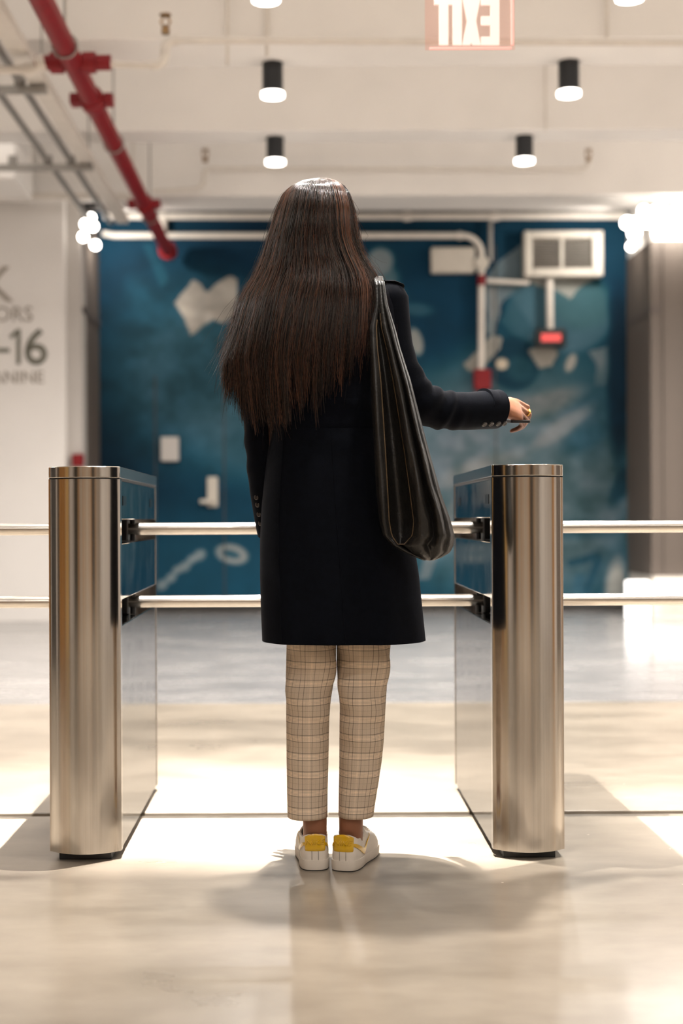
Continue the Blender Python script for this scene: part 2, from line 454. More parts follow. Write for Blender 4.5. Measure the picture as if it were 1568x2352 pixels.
    k = 1 + (fb - 0.5)[..., None] * 0.7 * np.clip(wgt, 0, 1)[..., None] + (fine - 0.5)[..., None] * 0.3 * np.clip(wgt, 0, 1)[..., None]
    col = np.clip(col * k, 0, 255) / 255.0
    lm = np.clip(col.mean(-1, keepdims=True) * 2.9 - .45, 0, 1)
    col = col * (np.array([.45, .84, .80]) * (1 - lm) + np.array([.86, .84, .81]) * lm)
    return np.where(col <= 0.04045, col / 12.92, ((col + 0.055) / 1.055) ** 2.4)

def mural():
    m, nt, b = new_mat('mural_paint')
    at = nt.nodes.new('ShaderNodeAttribute'); at.attribute_name = 'print'
    nz = nt.nodes.new('ShaderNodeTexNoise'); nz.inputs['Scale'].default_value = 6; nz.inputs['Detail'].default_value = 6
    mr = nt.nodes.new('ShaderNodeMapRange'); mr.inputs['To Min'].default_value = 0.85; mr.inputs['To Max'].default_value = 1.15
    nt.links.new(nz.outputs['Fac'], mr.inputs['Value'])
    mu = nt.nodes.new('ShaderNodeVectorMath'); mu.operation = 'SCALE'
    nt.links.new(at.outputs['Color'], mu.inputs[0]); nt.links.new(mr.outputs[0], mu.inputs['Scale'])
    nt.links.new(mu.outputs[0], b.inputs['Base Color'])
    b.inputs['Roughness'].default_value = 0.8; b.inputs['Specular IOR Level'].default_value = 0.2
    xs = np.linspace(mx0, mx1, NXg); zs = np.linspace(0, ZC, NYg)
    X, Z = np.meshgrid(xs, zs)
    V = np.stack([X.ravel(), np.full(X.size, YF), Z.ravel()], 1)
    V2 = V.copy(); V2[:, 1] += 0.25
    idx = np.arange(X.size).reshape(NYg, NXg)
    F = np.stack([idx[:-1, :-1], idx[:-1, 1:], idx[1:, 1:], idx[1:, :-1]], -1).reshape(-1, 4)
    o = np_mesh('wall_mural', V, F, m, None, smooth=False)
    # the print is laid out on the wall in metres; the shapes above are written in a drawing grid of 247.5 units per metre
    gx = PX0 + V[:, 0] * FPX / YF; gy = PY0 - (V[:, 2] - EYE) * FPX / YF
    c = mural_colours(gx.reshape(NYg, NXg), gy.reshape(NYg, NXg)).reshape(-1, 3)
    a = o.data.color_attributes.new('print', 'FLOAT_COLOR', 'POINT')
    a.data.foreach_set('color', np.hstack([c, np.ones((len(c), 1))]).astype(np.float32).ravel())
    s = o.modifiers.new('solid', 'SOLIDIFY'); s.thickness = 0.25; s.offset = 1 if False else -1
    return tag(o, 'far wall covered by a teal painted mural with pale shapes', 'mural wall', kind='structure')
wall_mural = mural()
YP = 12.25           # front plane of the piers beside the mural
xa0, xa1 = P(190, 1190, YP).x, P(231, 1190, YF).x
xb0, xb1 = P(1441, 1190, YF).x, P(1496, 1190, YP).x
# left return: splayed brown cladding behind the white partition
wl = structure('wall_recess_left', MB().prism([(xa0 - 0.25, YP), (xa0, YP), (xa1, YF + .25), (xa0 - .25, YF + .25)], 0, 3.62), M['brown'], 'brown clad return beside the left edge of the mural', 'wall')
structure('wall_partition', MB().box((XL, YP - 0.16, 0), (P(150, 1190, YP - .16).x, YP + .3, 3.62)), M['wall'], 'white partition wall carrying grey wayfinding lettering', 'wall', bevel=0.004)
structure('trim_1', MB().box((P(150, 1190, YP).x - .02, YP - 0.05, 0), (P(191, 1190, YP).x, YP + .2, 3.62)), M['wall_grey'], 'grey painted end strip between white partition and brown return', 'trim')
wr = structure('wall_recess_right', MB().prism([(xb0, YF + .25), (xb1, YP), (XR, YP), (XR, YF + .25)], 0.36, 3.25), M['brown'], 'brown clad pier at the right edge of the mural', 'wall')
structure('wall_pier_top', MB().box((xb1 + .02, YP + .02, 3.25), (XR, YF + .2, ZC)), M['paint'], 'cream wall above the brown pier at right', 'wall')
structure('baseboard_right', MB().prism([(xb0 + .01, YF + .25), (xb1 + .02, YP + .02), (XR, YP + .02), (XR, YF + .25)], 0.0, 0.36), M['white_pipe'], 'pale base under the brown pier at right', 'baseboard')
# shadow grooves in the cladding
def groove(parent, a, b, z, d):
    a, b = Vector(a), Vector(b); t = (b - a).normalized(); n = Vector((t.y, -t.x, 0)) * d
    MB().prism([(a.x, a.y), (a.x + n.x, a.y + n.y), (b.x + n.x, b.y + n.y), (b.x, b.y)], z - .03, z + .03).build('groove', M['brown_groove'], parent)
groove(wl, (xa0, YP, 0), (xa1, YF, 0), 2.68, 0.006)
groove(wr, (xb0, YF, 0), (xb1, YP, 0), 2.66, 0.006)
groove(wr, (xb1, YP, 0), (XR, YP, 0), 2.66, 0.006)
# flat vertical cladding strips on the pier
for k in range(7):
    x = xb1 + 0.10 + k * 0.34
    MB().box((x, YP - 0.012, 0.36), (x + 0.17, YP + .01, 3.25)).build('cladding_strip', M['brown'], wr, bevel=0.006)

# entrance side, behind the viewer
for k, (x0, x1, h) in enumerate(((-5.2, -3.75, 2.4), (1.95, 3.3, 2.4))):
    d = MB().box((x0, YB - .01, 0), (x1, YB + .04, h)).build('door_%d' % (k + 1), M['entr'])
    tag(d, 'dark glazed entrance door behind the viewer, %s' % ('left' if k == 0 else 'right'), 'door', kind='structure')
for k, (x, fw) in enumerate(((-3.55, .55), (-1.55, .2), (-.75, .12), (0.9, .12), (1.6, .3), (3.5, .26))):
    MB().box((x, YB, 0), (x + fw, YB + .12, 3.5)).build('timber_fin', M['timber'], wb, bevel=.005)

# timber lining and a dark side opening on the side walls, out of view, mirrored by the steel
wlft = bpy.data.objects['wall_left']; wrgt = bpy.data.objects['wall_right']
M['timber_lit'] = mat('lit_honey_timber', (0.85, 0.55, 0.20), 0.4, var=0.1, scale=5, stretch=(4, 4, .3))  # brighter timber: a wash of lamplight is put into the colour
for y0, y1, mm in ((2.2, 2.9, 'brown'), (1.2, 2.15, 'timber'), (.1, 1.15, 'timber'), (-1.3, -.05, 'timber_lit'), (-1.75, -1.4, 'brown')):
    MB().box((XL, y0, 0), (XL + .05, y1, 3.4)).build('timber_panel', M[mm], wlft, bevel=.005)
MB().box((XL, 3.2, 0), (XL + .04, 6.3, 2.6)).build('dark_opening', M['entr'], wlft)
for y0, y1, mm in ((3.4, 5.2, 'brown'), (1.9, 2.6, 'timber')):
    MB().box((XR - .05, y0, 0), (XR, y1, 3.4)).build('timber_panel', M[mm], wrgt, bevel=.005)

# ------------------------------------------------------------------ ceiling downlights
def downlight(x, y, z_top, length, r, power, label, group, spread=150, energy_col=WARM):
    t = empty('ceiling_downlight', (x, y, z_top))
    tag(t, label, 'downlight', group)
    MB().tube([(0, 0, 0), (0, 0, -length)], r, 28).build('housing', M['lampblack'], t, smooth=40)
    MB().tube([(0, 0, -length - 0.004), (0, 0, -length + 0.02)], r * 1.10, 28).build('trim_ring', M['lens'], t, smooth=40)
    la = bpy.data.lights.new('downlight_lamp', 'AREA'); la.shape = 'DISK'; la.size = r * 1.9; la.energy = power; la.color = energy_col
    la.spread = math.radians(spread)
    lo = bpy.data.objects.new('downlight_lamp', la); link(lo, t); lo.location = (0, 0, -length - 0.012)
    return t
G = 'black cylinder downlights under the ceiling beams'
XLAMP = [P(626, 222, 8.53).x, P(1306, 225, 8.53).x]
XS = [XLAMP[0] - 3.55, XLAMP[0] - 1.775, XLAMP[0], XLAMP[1], XLAMP[1] + 1.775, XLAMP[1] + 3.0]
n1 = {0: {2: 'black cylinder downlight on the middle beam, left of centre above the person', 3: 'black cylinder downlight on the middle beam, right of the exit sign'},
      1: {2: 'small black downlight on the far beam just above the dark hair', 3: 'small black downlight on the far beam left of the wall grille'},
      2: {2: 'nearest downlight at the top edge, left of the exit sign', 3: 'nearest downlight at the top edge, right of the exit sign'}}
for ri, (y, zt, ln) in enumerate(((8.53, BEAM_Z, 0.20), (10.20, BEAM_Z, 0.185), (6.95, BEAM_Z, 0.20))):
    for ci in (2, 3, 4) if ri < 2 else (1, 2, 3, 4):
        x = XS[ci]
        if ri == 1 and ci == 4: x += 0.5
        if ri == 1 and ci == 2: x = P(632, 380, 10.2).x
        if ri == 1 and ci == 3: x = P(1204, 380, 10.2).x
        lab = n1[ri].get(ci) or 'black cylinder downlight outside the view beside the visible row'
        downlight(x, y, zt, ln, 0.062, LAMP_W, lab, G)
for y, kw in ((-3.6, 1.2), (-1.2, .75), (2.1, .10), (5.25, .4)):
    for ci in ((2, 3) if y > 2 else (1, 2, 3, 4)):
        downlight(XS[ci], y, BEAM_Z if y > 5 else ZC, 0.2, 0.062, LAMP_W * kw, 'black cylinder downlight overhead outside the view', G, 100 if 0 < y < 5 else 145)
# the bright lamp above the gate: an unseen added box cuts its light off on the floor
du = MB().box((XL + .3, 2.85, 2.90), (XR - .3, 3.745, 3.235)).build('light_blocker', M['paint'], bevel=.01)
tag(du, 'cream rectangular box added overhead outside the view to cut the bright light', 'duct')
kl = downlight(-0.20, 3.850, ZC, 0.22, 0.05, KEY_W, 'bright downlight above the gate beside the light blocker', 'bright downlights above the gate')
[q for q in kl.children if q.type == 'LIGHT'][0].data.size = 0.022
[q for q in kl.children if q.type == 'LIGHT'][0].data.spread = math.radians(48)
k2 = downlight(1.55, 3.850, ZC, 0.22, 0.05, KEY_W * .28, 'bright downlight beside the light blocker right of the gate', 'bright downlights above the gate')
[q for q in k2.children if q.type == 'LIGHT'][0].data.size = 0.022
[q for q in k2.children if q.type == 'LIGHT'][0].data.spread = math.radians(48)
downlight(-0.16, 4.05, BEAM_Z + .2, 0.2, 0.062, LAMP_W * 2.6, 'downlight overhead between the two turnstiles', 'bright downlights above the gate')
# unseen lamps added at both sides to brighten ceiling and walls by bounce
for x in (XS[0], XS[5]):
    for y in ((5.3, 6.95, 8.53) if x < 0 else (5.3, 6.95, 8.53, 10.2)):
        downlight(x, y, BEAM_Z, 0.2, 0.062, LAMP_W * (1.25 if x < 0 else 1.5), 'black cylinder fill downlight added at the side outside the view', 'added fill downlights at the sides')
# unseen lamp added under the blocker to light the hair and shoulders
downlight(0.42, 3.20, 2.90, 0.15, 0.05, 15.0, 'small fill downlight added under the light blocker above the person', 'bright downlights above the gate')
# unseen fill strips added on the back faces of beams to brighten the next
for k, y in enumerate((3.80, 5.45, 7.02, 8.60, 10.34)):
    t = empty('fill_strip_light', (0.4, y, 3.72)); tag(t, 'slim white fill strip light added on the hidden back face of a ceiling beam', 'strip light', 'added fill strip lights behind the ceiling beams')
    MB().box((-4.2, 0, -.03), (4.2, .03, .03)).build('channel', M['white_pipe'], t, bevel=.004)
    MB().box((-4.18, .028, -.02), (4.18, .036, .02)).build('diffuser', M['lens_soft'], t)
    la = bpy.data.lights.new('fill_strip_lamp', 'AREA'); la.shape = 'RECTANGLE'; la.size = 8.2; la.size_y = .03; la.energy = FILL_STRIP_W; la.color = WARM
    lo = link(bpy.data.objects.new('fill_strip_lamp', la), t); lo.location = (0, .045, 0); lo.rotation_euler = (math.radians(100), 0, 0)

# ------------------------------------------------------------------ floodlight clusters by the mural
def flood_head(parent, c, aim, r, depth, lens_only=False):
    c, aim = Vector(c), Vector(aim).normalized()
    MB().tube([c - aim * depth, c - aim * depth * 0.5, c], [r * 0.5, r * 0.9, r], 20).build('lamp_head', M['white_pipe'], parent, smooth=40)
    MB().tube([c, c + aim * 0.012, c + aim * 0.03], [r * 0.97, r * 0.9, r * 0.35], 20).build('lens', M['flood'], parent, smooth=60)

t = empty('floodlight_cluster', P(206, 520, 12.2)); tag(t, 'glaring white floodlights clustered at the upper left corner of the mural', 'floodlight')
o = t.location
for (px, py, a) in ((196, 515, (.35, -.9, -.2)), (191, 544, (.3, -.9, -.3)), (214, 520, (.5, -.8, -.35)), (219, 563, (.2, -.9, -.5)), (208, 500, (0, -.8, .4))):
    flood_head(t, P(px, py, 12.18) - o, a, 0.042, 0.10)
MB().tube([P(200, 470, 12.3) - o, P(206, 545, 12.3) - o], 0.02, 10).build('stem', M['black'], t)
MB().box(P(165, 478, 12.32) - o + Vector((0, -.05, 0)), P(232, 462, 12.32) - o + Vector((0, .05, 0))).build('mount_plate', M['black'], t, bevel=.005)
la = bpy.data.lights.new('flood_lamp', 'AREA'); la.shape = 'DISK'; la.size = 0.12; la.energy = 13; la.color = (1, .95, .88)
lo = link(bpy.data.objects.new('flood_lamp', la), t); lo.location = P(236, 540, 12.5) - o; lo.rotation_euler = (math.radians(70), 0, math.radians(-30))

t = empty('floodlight_bar', P(1500, 512, 12.1)); tag(t, 'glaring white floodlight bar above the brown pier at right', 'floodlight')
o = t.location
lo_, hi_ = P(1500, 543, 12.1) - o, P(1700, 524, 12.1) - o
MB().box(lo_ + Vector((0, -.08, 0)), hi_ + Vector((0, .06, 0))).build('light_box', M['flood'], t, bevel=.02)
lo_, hi_ = P(1448, 522, 12.12) - o, P(1700, 499, 12.12) - o
MB().box(lo_ + Vector((0, -.06, 0)), hi_ + Vector((0, .06, 0))).build('light_box', M['flood'], t, bevel=.03)
for (px, py, a, r) in ((1440, 512, (-.3, -.9, -.2), .055), (1456, 535, (-.2, -.9, -.35), .055), (1449, 566, (-.1, -.9, -.45), .04), (1478, 484, (0, -.9, -.1), .05), (1504, 484, (0, -.9, -.1), .045), (1546, 484, (0, -.9, -.1), .035)):
    flood_head(t, P(px, py, 12.08) - o, a, r, 0.10)
MB().tube([P(1470, 470, 12.14) - o, P(1700, 470, 12.14) - o], 0.018, 10).build('track', M['grey_pipe'], t)
la = bpy.data.lights.new('flood_lamp', 'AREA'); la.shape = 'DISK'; la.size = 0.15; la.energy = 9; la.color = (1, .95, .88)
lo = link(bpy.data.objects.new('flood_lamp', la), t); lo.location = P(1418, 520, 12.5) - o; lo.rotation_euler = (math.radians(65), 0, math.radians(25))
# glowing panels standing in for floodlight reflections at the foot of the pier
for k, (x0, x1, y0, y1, lab) in enumerate(((1441, 1490, 1334, 1423, 'low glowing panel standing in for reflected floodlight at the inner corner of the brown pier'), (1508, 1700, 1338, 1372, 'long low glowing panel standing in for reflected floodlight at the foot of the brown pier'))):
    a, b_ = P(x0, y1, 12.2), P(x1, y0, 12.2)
    t = MB().box((a.x, 12.17, max(a.z, 0.0) + (0.0 if k == 0 else 0)), (b_.x, 12.30, b_.z)).build('reflection_panel', M['reflection_glow'], bevel=.01)
    tag(t, lab, 'reflection panel')

# ------------------------------------------------------------------ pipes under the ceiling
def bolted_coupling(parent, c, r, m, length=0.09):
    """grooved coupling around a pipe running along Y"""
    c = Vector(c)
    mb = MB()
    mb.tube([c + Vector((0, -length / 2, 0)), c + Vector((0, -length / 2 + .012, 0)), c + Vector((0, length / 2 - .012, 0)), c + Vector((0, length / 2, 0))], [r * 1.12, r * 1.3, r * 1.3, r * 1.12], 24)
    for s in (-1, 1):
        mb.box(c + Vector((s * r * 1.75 - .025, -length * .35, -.028)), c + Vector((s * r * 1.75 + .025, length * .35, .028)))
        mb.box(c + Vector((min(s * r, s * r * 1.7), -length * .3, -.02)), c + Vector((max(s * r, s * r * 1.7), length * .3, .02)))
    return mb.build('coupling', m, parent, smooth=40)

RZ, RX, RR = 3.30, P(97, 0, 6.67).x, 0.056
t = empty('sprinkler_main', (RX, 5.0, RZ)); tag(t, 'thick red sprinkler pipe running diagonally across the upper left', 'pipe')
MB().tube([(0, -9.5, 0), (0, 7.92, 0)], RR, 28).build('pipe', M['red'], t, smooth=40)
MB().tube([(0, 7.86, 0), (0, 7.97, 0), (0, 8.02, -.03)], [RR * 1.5, RR * 1.5, RR * .9], 24).build('end_cap', M['red'], t, smooth=40)
yt1, yt2, yt3 = 2.43 * FPX / (PY0 - 142), 2.43 * FPX / (PY0 - 228), 2.43 * FPX / (PY0 - 468)
for y in (yt2, yt3):
    bolted_coupling(t, (0, y - 5.0, 0), RR, M['red'], 0.15)
MB().tube([(-.20, yt1 - 5, 0), (.20, yt1 - 5, 0)], RR * .72, 18).build('tee', M['red'], t, smooth=40)
MB().tube([(-.12, yt1 - 5, 0), (-.05, yt1 - 5, 0)], RR * 1.0, 18).build('tee_collar', M['red'], t, smooth=40)
MB().tube([(.05, yt1 - 5, 0), (.12, yt1 - 5, 0)], RR * 1.0, 18).build('tee_collar', M['red'], t, smooth=40)
for y in (1.2, 7.3, 9.2, 11.4):
    MB().tube([(0, y - 5, RR), (0, y - 5, ZC - RZ)], 0.007, 8).build('hanger_rod', M['grey_pipe'], t)
    MB().tube([(RR * 1.15 * math.cos(a), y - 5, RR * 1.15 * math.sin(a)) for a in np.linspace(0, 2 * math.pi, 20)], 0.006, 6).build('hanger_ring', M['grey_pipe'], t)

def sprinkler_head(parent, c):
    c = Vector(c)
    MB().tube([c, c + Vector((0, 0, .03)), c + Vector((0, 0, .045))], [.022, .022, .012], 12).build('sprinkler_body', M['brass'], parent, smooth=40)
    mb = MB()
    for s in (-1, 1):
        mb.tube([c + Vector((s * .012, 0, .04)), c + Vector((s * .026, 0, .065)), c + Vector((s * .006, 0, .098))], .006, 8)
    mb.tube([c + Vector((0, 0, .098)), c + Vector((0, 0, .104))], .032, 14)
    mb.build('sprinkler_frame', M['brass'], parent, smooth=40)

def branch(name, label, y, pts, r, heads, elbows=True):
    base = P(pts[0][0], pts[0][1], y)
    t = empty(name, base); tag(t, label, 'pipe')
    q = [P(a, b, y) - base for a, b in pts]
    # rounded elbows
    path = [q[0]]
    for i in range(1, len(q) - 1):
        a = (q[i - 1] - q[i]).normalized(); b = (q[i + 1] - q[i]).normalized()
        for s in np.linspace(0, 1, 5):
            p0 = q[i] + a * .06; p2 = q[i] + b * .06
            path.append(p0 * (1 - s) ** 2 + q[i] * 2 * s * (1 - s) + p2 * s * s)
    path.append(q[-1])
    MB().tube(path, r, 14).build('pipe', M['white_pipe'], t, smooth=50)
    for i in range(1, len(q) - 1):
        a = (q[i - 1] - q[i]).normalized(); b = (q[i + 1] - q[i]).normalized()
        pp = [q[i] + a * .07] + [(q[i] + a * .055) * (1 - s) ** 2 + q[i] * 2 * s * (1 - s) + (q[i] + b * .055) * s * s for s in np.linspace(0, 1, 5)] + [q[i] + b * .07]
        MB().tube(pp, r * 1.35, 14).build('elbow', M['white_pipe'], t, smooth=50)
    for h in heads:
        sprinkler_head(t, P(h[0], h[1], y) - base)
    return t
b1 = branch('branch_pipe', 'cream sprinkler branch with two elbows leading right from the red pipe', yt1, [(196, 146), (358 + 18, 150), (380, 92), (1700, 98)], .020, [(380, 78)])
MB().tube([P(200, 143, yt1) - b1.location, P(214, 146, yt1) - b1.location], .042, 16).build('socket', M['white_pipe'], b1, smooth=40)
b2 = branch('branch_pipe', 'cream sprinkler branch leaving the red pipe to the left edge', yt1, [(96, 148), (84, 160), (-260, 164)], .024, [])
MB().tube([P(84, 148, yt1) - b2.location, P(104, 143, yt1) - b2.location], .045, 16).build('socket', M['white_pipe'], b2, smooth=40)
branch('branch_pipe', 'thin cream sprinkler pipe on the far beam behind the two small downlights', yt3 + .9, [(350, 440), (466, 432), (471, 386), (1350, 388), (1351, 372)], .016, [(471, 372), (1351, 372)])
# vertical hanger rods seen against the beams
for px, y0, y1, Y, r in ((152, -40, 112, 8.0, .008), (522, -40, 150, 8.05, .010), (613, -40, 130, 8.08, .012), (1393, -60, 92, 8.05, .012), (1252, 145, 300, 9.97, .008), (305, 330, 400, 11.9, .012)):
    o_ = MB().tube([P(px, y1, Y), P(px, y0, Y)], r, 8).build('conduit_drop', M['white_pipe'], smooth=40)
    tag(o_, {152: 'thin grey rod behind the red pipe at upper left', 522: 'thin conduit drop on the beam face left of the nearest downlight', 613: 'conduit drop running down to the left middle downlight',
             1393: 'cream conduit drop on the beam face right of the exit sign', 1252: 'faint cream conduit drop left of the right middle downlight', 305: 'short cream conduit drop beside the red pipe on the far beam'}[px], 'conduit')

# conduit rack at the upper left
t = empty('conduit_rack', (-1.65, 6.0, 3.35)); tag(t, 'rack of parallel grey conduits and white trunking at the upper left', 'conduit rack')
zr = 3.36; hz = zr - EYE
for x in (-1.755, -1.595):
    MB().tube([(x + 1.65, -7.0, 0.01), (x + 1.65, 5.95, 0.01)], 0.022, 14).build('conduit', M['grey_pipe'], t, smooth=40)
MB().box((-1.545 + 1.65, -7.0, 0.0), (-1.445 + 1.65, 5.95, 0.06)).build('trunking', M['white_pipe'], t, bevel=.004)
for py in (186, 368):
    Y = hz * FPX / (PY0 - py)
    MB().box((-2.35 + 1.65, Y - 6 - .022, -.055), (-1.44 + 1.65, Y - 6 + .022, -.012)).build('strut', M['grey_pipe'], t, bevel=.004)
    for x in (-1.755, -1.595, -2.0, -2.15):
        MB().box((x + 1.65 - .03, Y - 6 - .018, -.012), (x + 1.65 + .03, Y - 6 + .018, .05)).build('clamp', M['grey_pipe'], t, bevel=.004)
    for x in (-2.30, -1.47):
        MB().tube([(x + 1.65, Y - 6, -.05), (x + 1.65, Y - 6, ZC - 3.35)], .006, 8).build('hanger_rod', M['grey_pipe'], t)
# air duct box and ledge pipe at the left
a, b_ = P(-160, 418, 10.9), P(40, 325, 10.9)
t = MB().box((a.x, 10.8, a.z), (b_.x, 11.5, b_.z)).build('duct_box', M['paint'], bevel=.02)
tag(t, 'cream boxed duct beside the far beam at the left edge', 'duct')
t = MB().box((P(-200, 455, 11.9).x, 11.85, P(0, 458, 11.9).z), (P(72, 455, 11.9).x, 12.0, P(0, 330, 11.9).z)).build('beam_haunch', M['paint'], ce, bevel=.01)
t = MB().tube([P(-300, 449, 11.8), P(300, 452, 11.8)], .030, 14).build('ledge_pipe', M['white_pipe'], smooth=40)
tag(t, 'white horizontal pipe above the white partition at left', 'pipe')

# ------------------------------------------------------------------ fittings on the mural wall
M['grille_bar'] = mat('grille_bar', (0.20, 0.175, 0.145), 0.6, var=0.08, scale=20)
YW = YF - 0.065
t = empty('wall_pipe', P(240, 497, YW - .05)); tag(t, 'long white pipe running along the top of the mural', 'pipe'); o = t.location
MB().tube([P(238, 496, YW - .05) - o, P(1436, 496, YW - .05) - o], .034, 16).build('pipe', M['white_pipe'], t, smooth=40)
for px in (372, 935, 1136):
    MB().tube([P(px - 9, 496, YW - .05) - o, P(px + 9, 496, YW - .05) - o], .046, 16).build('pipe_collar', M['white_pipe'], t, smooth=40)
t = MB().tube([P(245, 477, YW - .1), P(1440, 482, YW - .1)], .022, 12).build('upper_conduit', M['grey_pipe'], smooth=40)
tag(t, 'thin grey conduit just above the long white pipe', 'conduit')
t = MB().tube([P(375, 500, YW), P(375, 541, YW)], .035, 12).build('drop_pipe', M['white_pipe'], smooth=40)
tag(t, 'short white drop between the two pipes left of the red pipe end', 'pipe')

t = empty('signal_conduit', P(1105, 600, YW)); tag(t, 'cream conduit crossing the mural and bending down to a red box', 'conduit'); o = t.location
arc = [P(1062 + 43 * math.sin(a), 541 + 43 * (1 - math.cos(a)), YW) for a in np.linspace(0, math.pi / 2, 9)]
MB().tube([P(236, 536, YW) - o, P(262, 541, YW) - o] + [q - o for q in arc] + [P(1105, 850, YW) - o], .030, 14).build('pipe', M['white_pipe'], t, smooth=50)
MB().tube([P(1105, 606, YW) - o + Vector((0, .05, 0)), P(1105, 606, YW) - o + Vector((0, -.05, 0))], .065, 20).build('junction', M['beige'], t, smooth=40)
MB().tube([P(1105, 632, YW) - o, P(1105, 656, YW) - o], .038, 16).build('red_sleeve', M['red'], t, smooth=40)
MB().tube([P(1052, 541, YW) - o, P(1060, 541, YW) - o], .040, 14).build('pipe_collar', M['white_pipe'], t, smooth=40)
MB().tube([P(1118, 645, YW) - o, P(1215, 650, YW) - o], .022, 10).build('side_pipe', M['white_pipe'], t, smooth=40)
t = MB().tube([P(1126, 500, YW), P(1126, 600, YW)], .020, 10).build('short_conduit', M['grey_pipe'], smooth=40)
tag(t, 'short grey vertical conduit right of the bend on the mural', 'conduit')

def plate(name, x0, y0, x1, y1, depth, m, label, cat, bevel=.01, Y=YF):
    a, b_ = P(x0, y1, Y), P(x1, y0, Y)
    o_ = MB().box((a.x, Y - depth, a.z), (b_.x, Y, b_.z)).build(name, m, bevel=bevel)
    return tag(o_, label, cat)
plate('sounder_box', 988, 572, 1087, 630, .10, M['beige'], 'beige enclosure on the mural left of the conduit bend', 'box', .012)
# wall unit with a grille: frame, core, bars
a, b_ = P(1199, 641, YF), P(1378, 536, YF)
t = empty('wall_grille', ((a.x + b_.x) / 2, YF, a.z)); tag(t, 'white framed ventilation grille on the mural near the right floodlights', 'vent'); o = t.location
g0, g1 = P(1217, 622, YF) - o, P(1353, 553, YF) - o
w0, w1 = a - o, b_ - o
for lo_, hi_ in (((w0.x, -.14, w0.z), (g0.x, 0, w1.z)), ((g1.x, -.14, w0.z), (w1.x, 0, w1.z)), ((g0.x, -.14, g1.z), (g1.x, 0, w1.z)), ((g0.x, -.14, w0.z), (g1.x, 0, g0.z))):
    MB().box(lo_, hi_).build('frame', M['beige'], t, bevel=.012)
MB().box((g0.x, -.06, g0.z), (g1.x, 0, g1.z)).build('core', M['grille'], t)
for i in range(12):
    z = g0.z + (g1.z - g0.z) * (i + .5) / 12
    MB().box((g0.x, -.10, z - .004), (g1.x, -.06, z + .004)).build('louvre', M['grille_bar'], t)
MB().box(((g0.x + g1.x) / 2 - .012, -.115, g0.z), ((g0.x + g1.x) / 2 + .012, -.06, g1.z)).build('mullion', M['beige'], t)
# little lit sign hanging on a stem under the grille
c = P(1263, 777, YW - .03)
t = empty('lit_sign', c); tag(t, 'small black sign box with red glow hanging below the grille', 'sign')
MB().box((-.142, -.05, -.088), (.142, .05, .088)).build('housing', M['black'], t, bevel=.03, seg=3)
MB().box((-.092, -.055, -.036), (.092, -.045, .036)).build('glow_panel', M['exit_red'], t, bevel=.02, seg=3)
MB().tube([(0, 0, .08), (-.004, 0, (P(1262, 645, YW).z - c.z))], .034, 14).build('stem', M['white_pipe'], t, smooth=40)
plate('call_box', 1086, 850, 1124, 897, .12, M['red'], 'red alarm box at the foot of the cream conduit', 'alarm box', .012)
plate('switch_plate', 370, 1004, 411, 1060, .05, M['wall_grey'], 'grey plate on the mural above the lever handle', 'switch')
plate('pull_station', 168, 1043, 194, 1072, .08, M['red'], 'small red alarm box low on the grey strip behind the left turnstile', 'alarm box', .01, Y=YP - .05)
# lever handle of the painted-over door
c = P(488, 1130, YF)
t = empty('door_handle_set', c); tag(t, 'cream lever handle on the painted door in the mural', 'door handle')
MB().box((-.05, -.025, -.14), (.05, 0, .14)).build('back_plate', M['beige'], t, bevel=.012)
MB().tube([(.0, -.02, -.09), (0, -.07, -.09), (-.02, -.08, -.09), (-.11, -.08, -.09)], .020, 12).build('lever', M['beige'], t, smooth=50)
# painted door leaf edges: shallow seams
for px, py0 in ((1134, 1395), (352, 1395), (510, 1395)):
    MB().box((P(px, 0, YF).x - .006, YF - .004, 0.02), (P(px, 0, YF).x + .006, YF, 2.2 if px != 1134 else 3.4)).build('door_seam', M['entr'], wall_mural)
MB().box((mx0, YF - .02, 0), (xb0, YF, .06)).build('baseboard_mural', M['entr'])
tag(bpy.data.objects['baseboard_mural'], 'thin dark base strip under the mural', 'baseboard', kind='structure')

# ------------------------------------------------------------------ wayfinding lettering on the white partition
def text_mesh(txt, name, m, parent, height, right_at, depth=0.006, shear=0.0, sx=1.0, offset=0.0, mapf=None):
    """flat lettering: cap height in metres, right aligned at right_at; facing -Y"""
    cu = bpy.data.curves.new('tmp', 'FONT'); cu.body = txt; cu.align_x = 'RIGHT'; cu.extrude = 0.0; cu.shear = shear; cu.offset = offset; cu.resolution_u = 4
    to = bpy.data.objects.new('tmp', cu); COL.objects.link(to)
    dg = bpy.context.evaluated_depsgraph_get()
    me = bpy.data.meshes.new_from_object(to.evaluated_get(dg))
    bpy.data.objects.remove(to); bpy.data.curves.remove(cu)
    ys = [v.co.y for v in me.vertices]; xs = [v.co.x for v in me.vertices]
    k = height / (max(ys) - min(ys)); y0 = min(ys); x1 = max(xs)
    bm = bmesh.new(); bm.from_mesh(me)
    if mapf is None:
        for v in bm.verts:
            v.co = Vector(((v.co.x - x1) * k * sx, 0, (v.co.y - y0) * k)) + Vector(right_at)
        r = bmesh.ops.extrude_face_region(bm, geom=list(bm.faces))
        for g in r['geom']:
            if isinstance(g, bmesh.types.BMVert): g.co.y -= depth
    else:
        for v in bm.verts:
            v.co = Vector(((v.co.x - x1) * k * sx, v.co.z * k, (v.co.y - y0) * k))
        mapf(bm)
    bmesh.ops.recalc_face_normals(bm, faces=bm.faces)
    bm.to_mesh(me); bm.free()
    me.materials.clear(); me.materials.append(m)
    me.name = name
    o_ = bpy.data.objects.new(name, me)
    return link(o_, parent)
YS = YP - 0.16
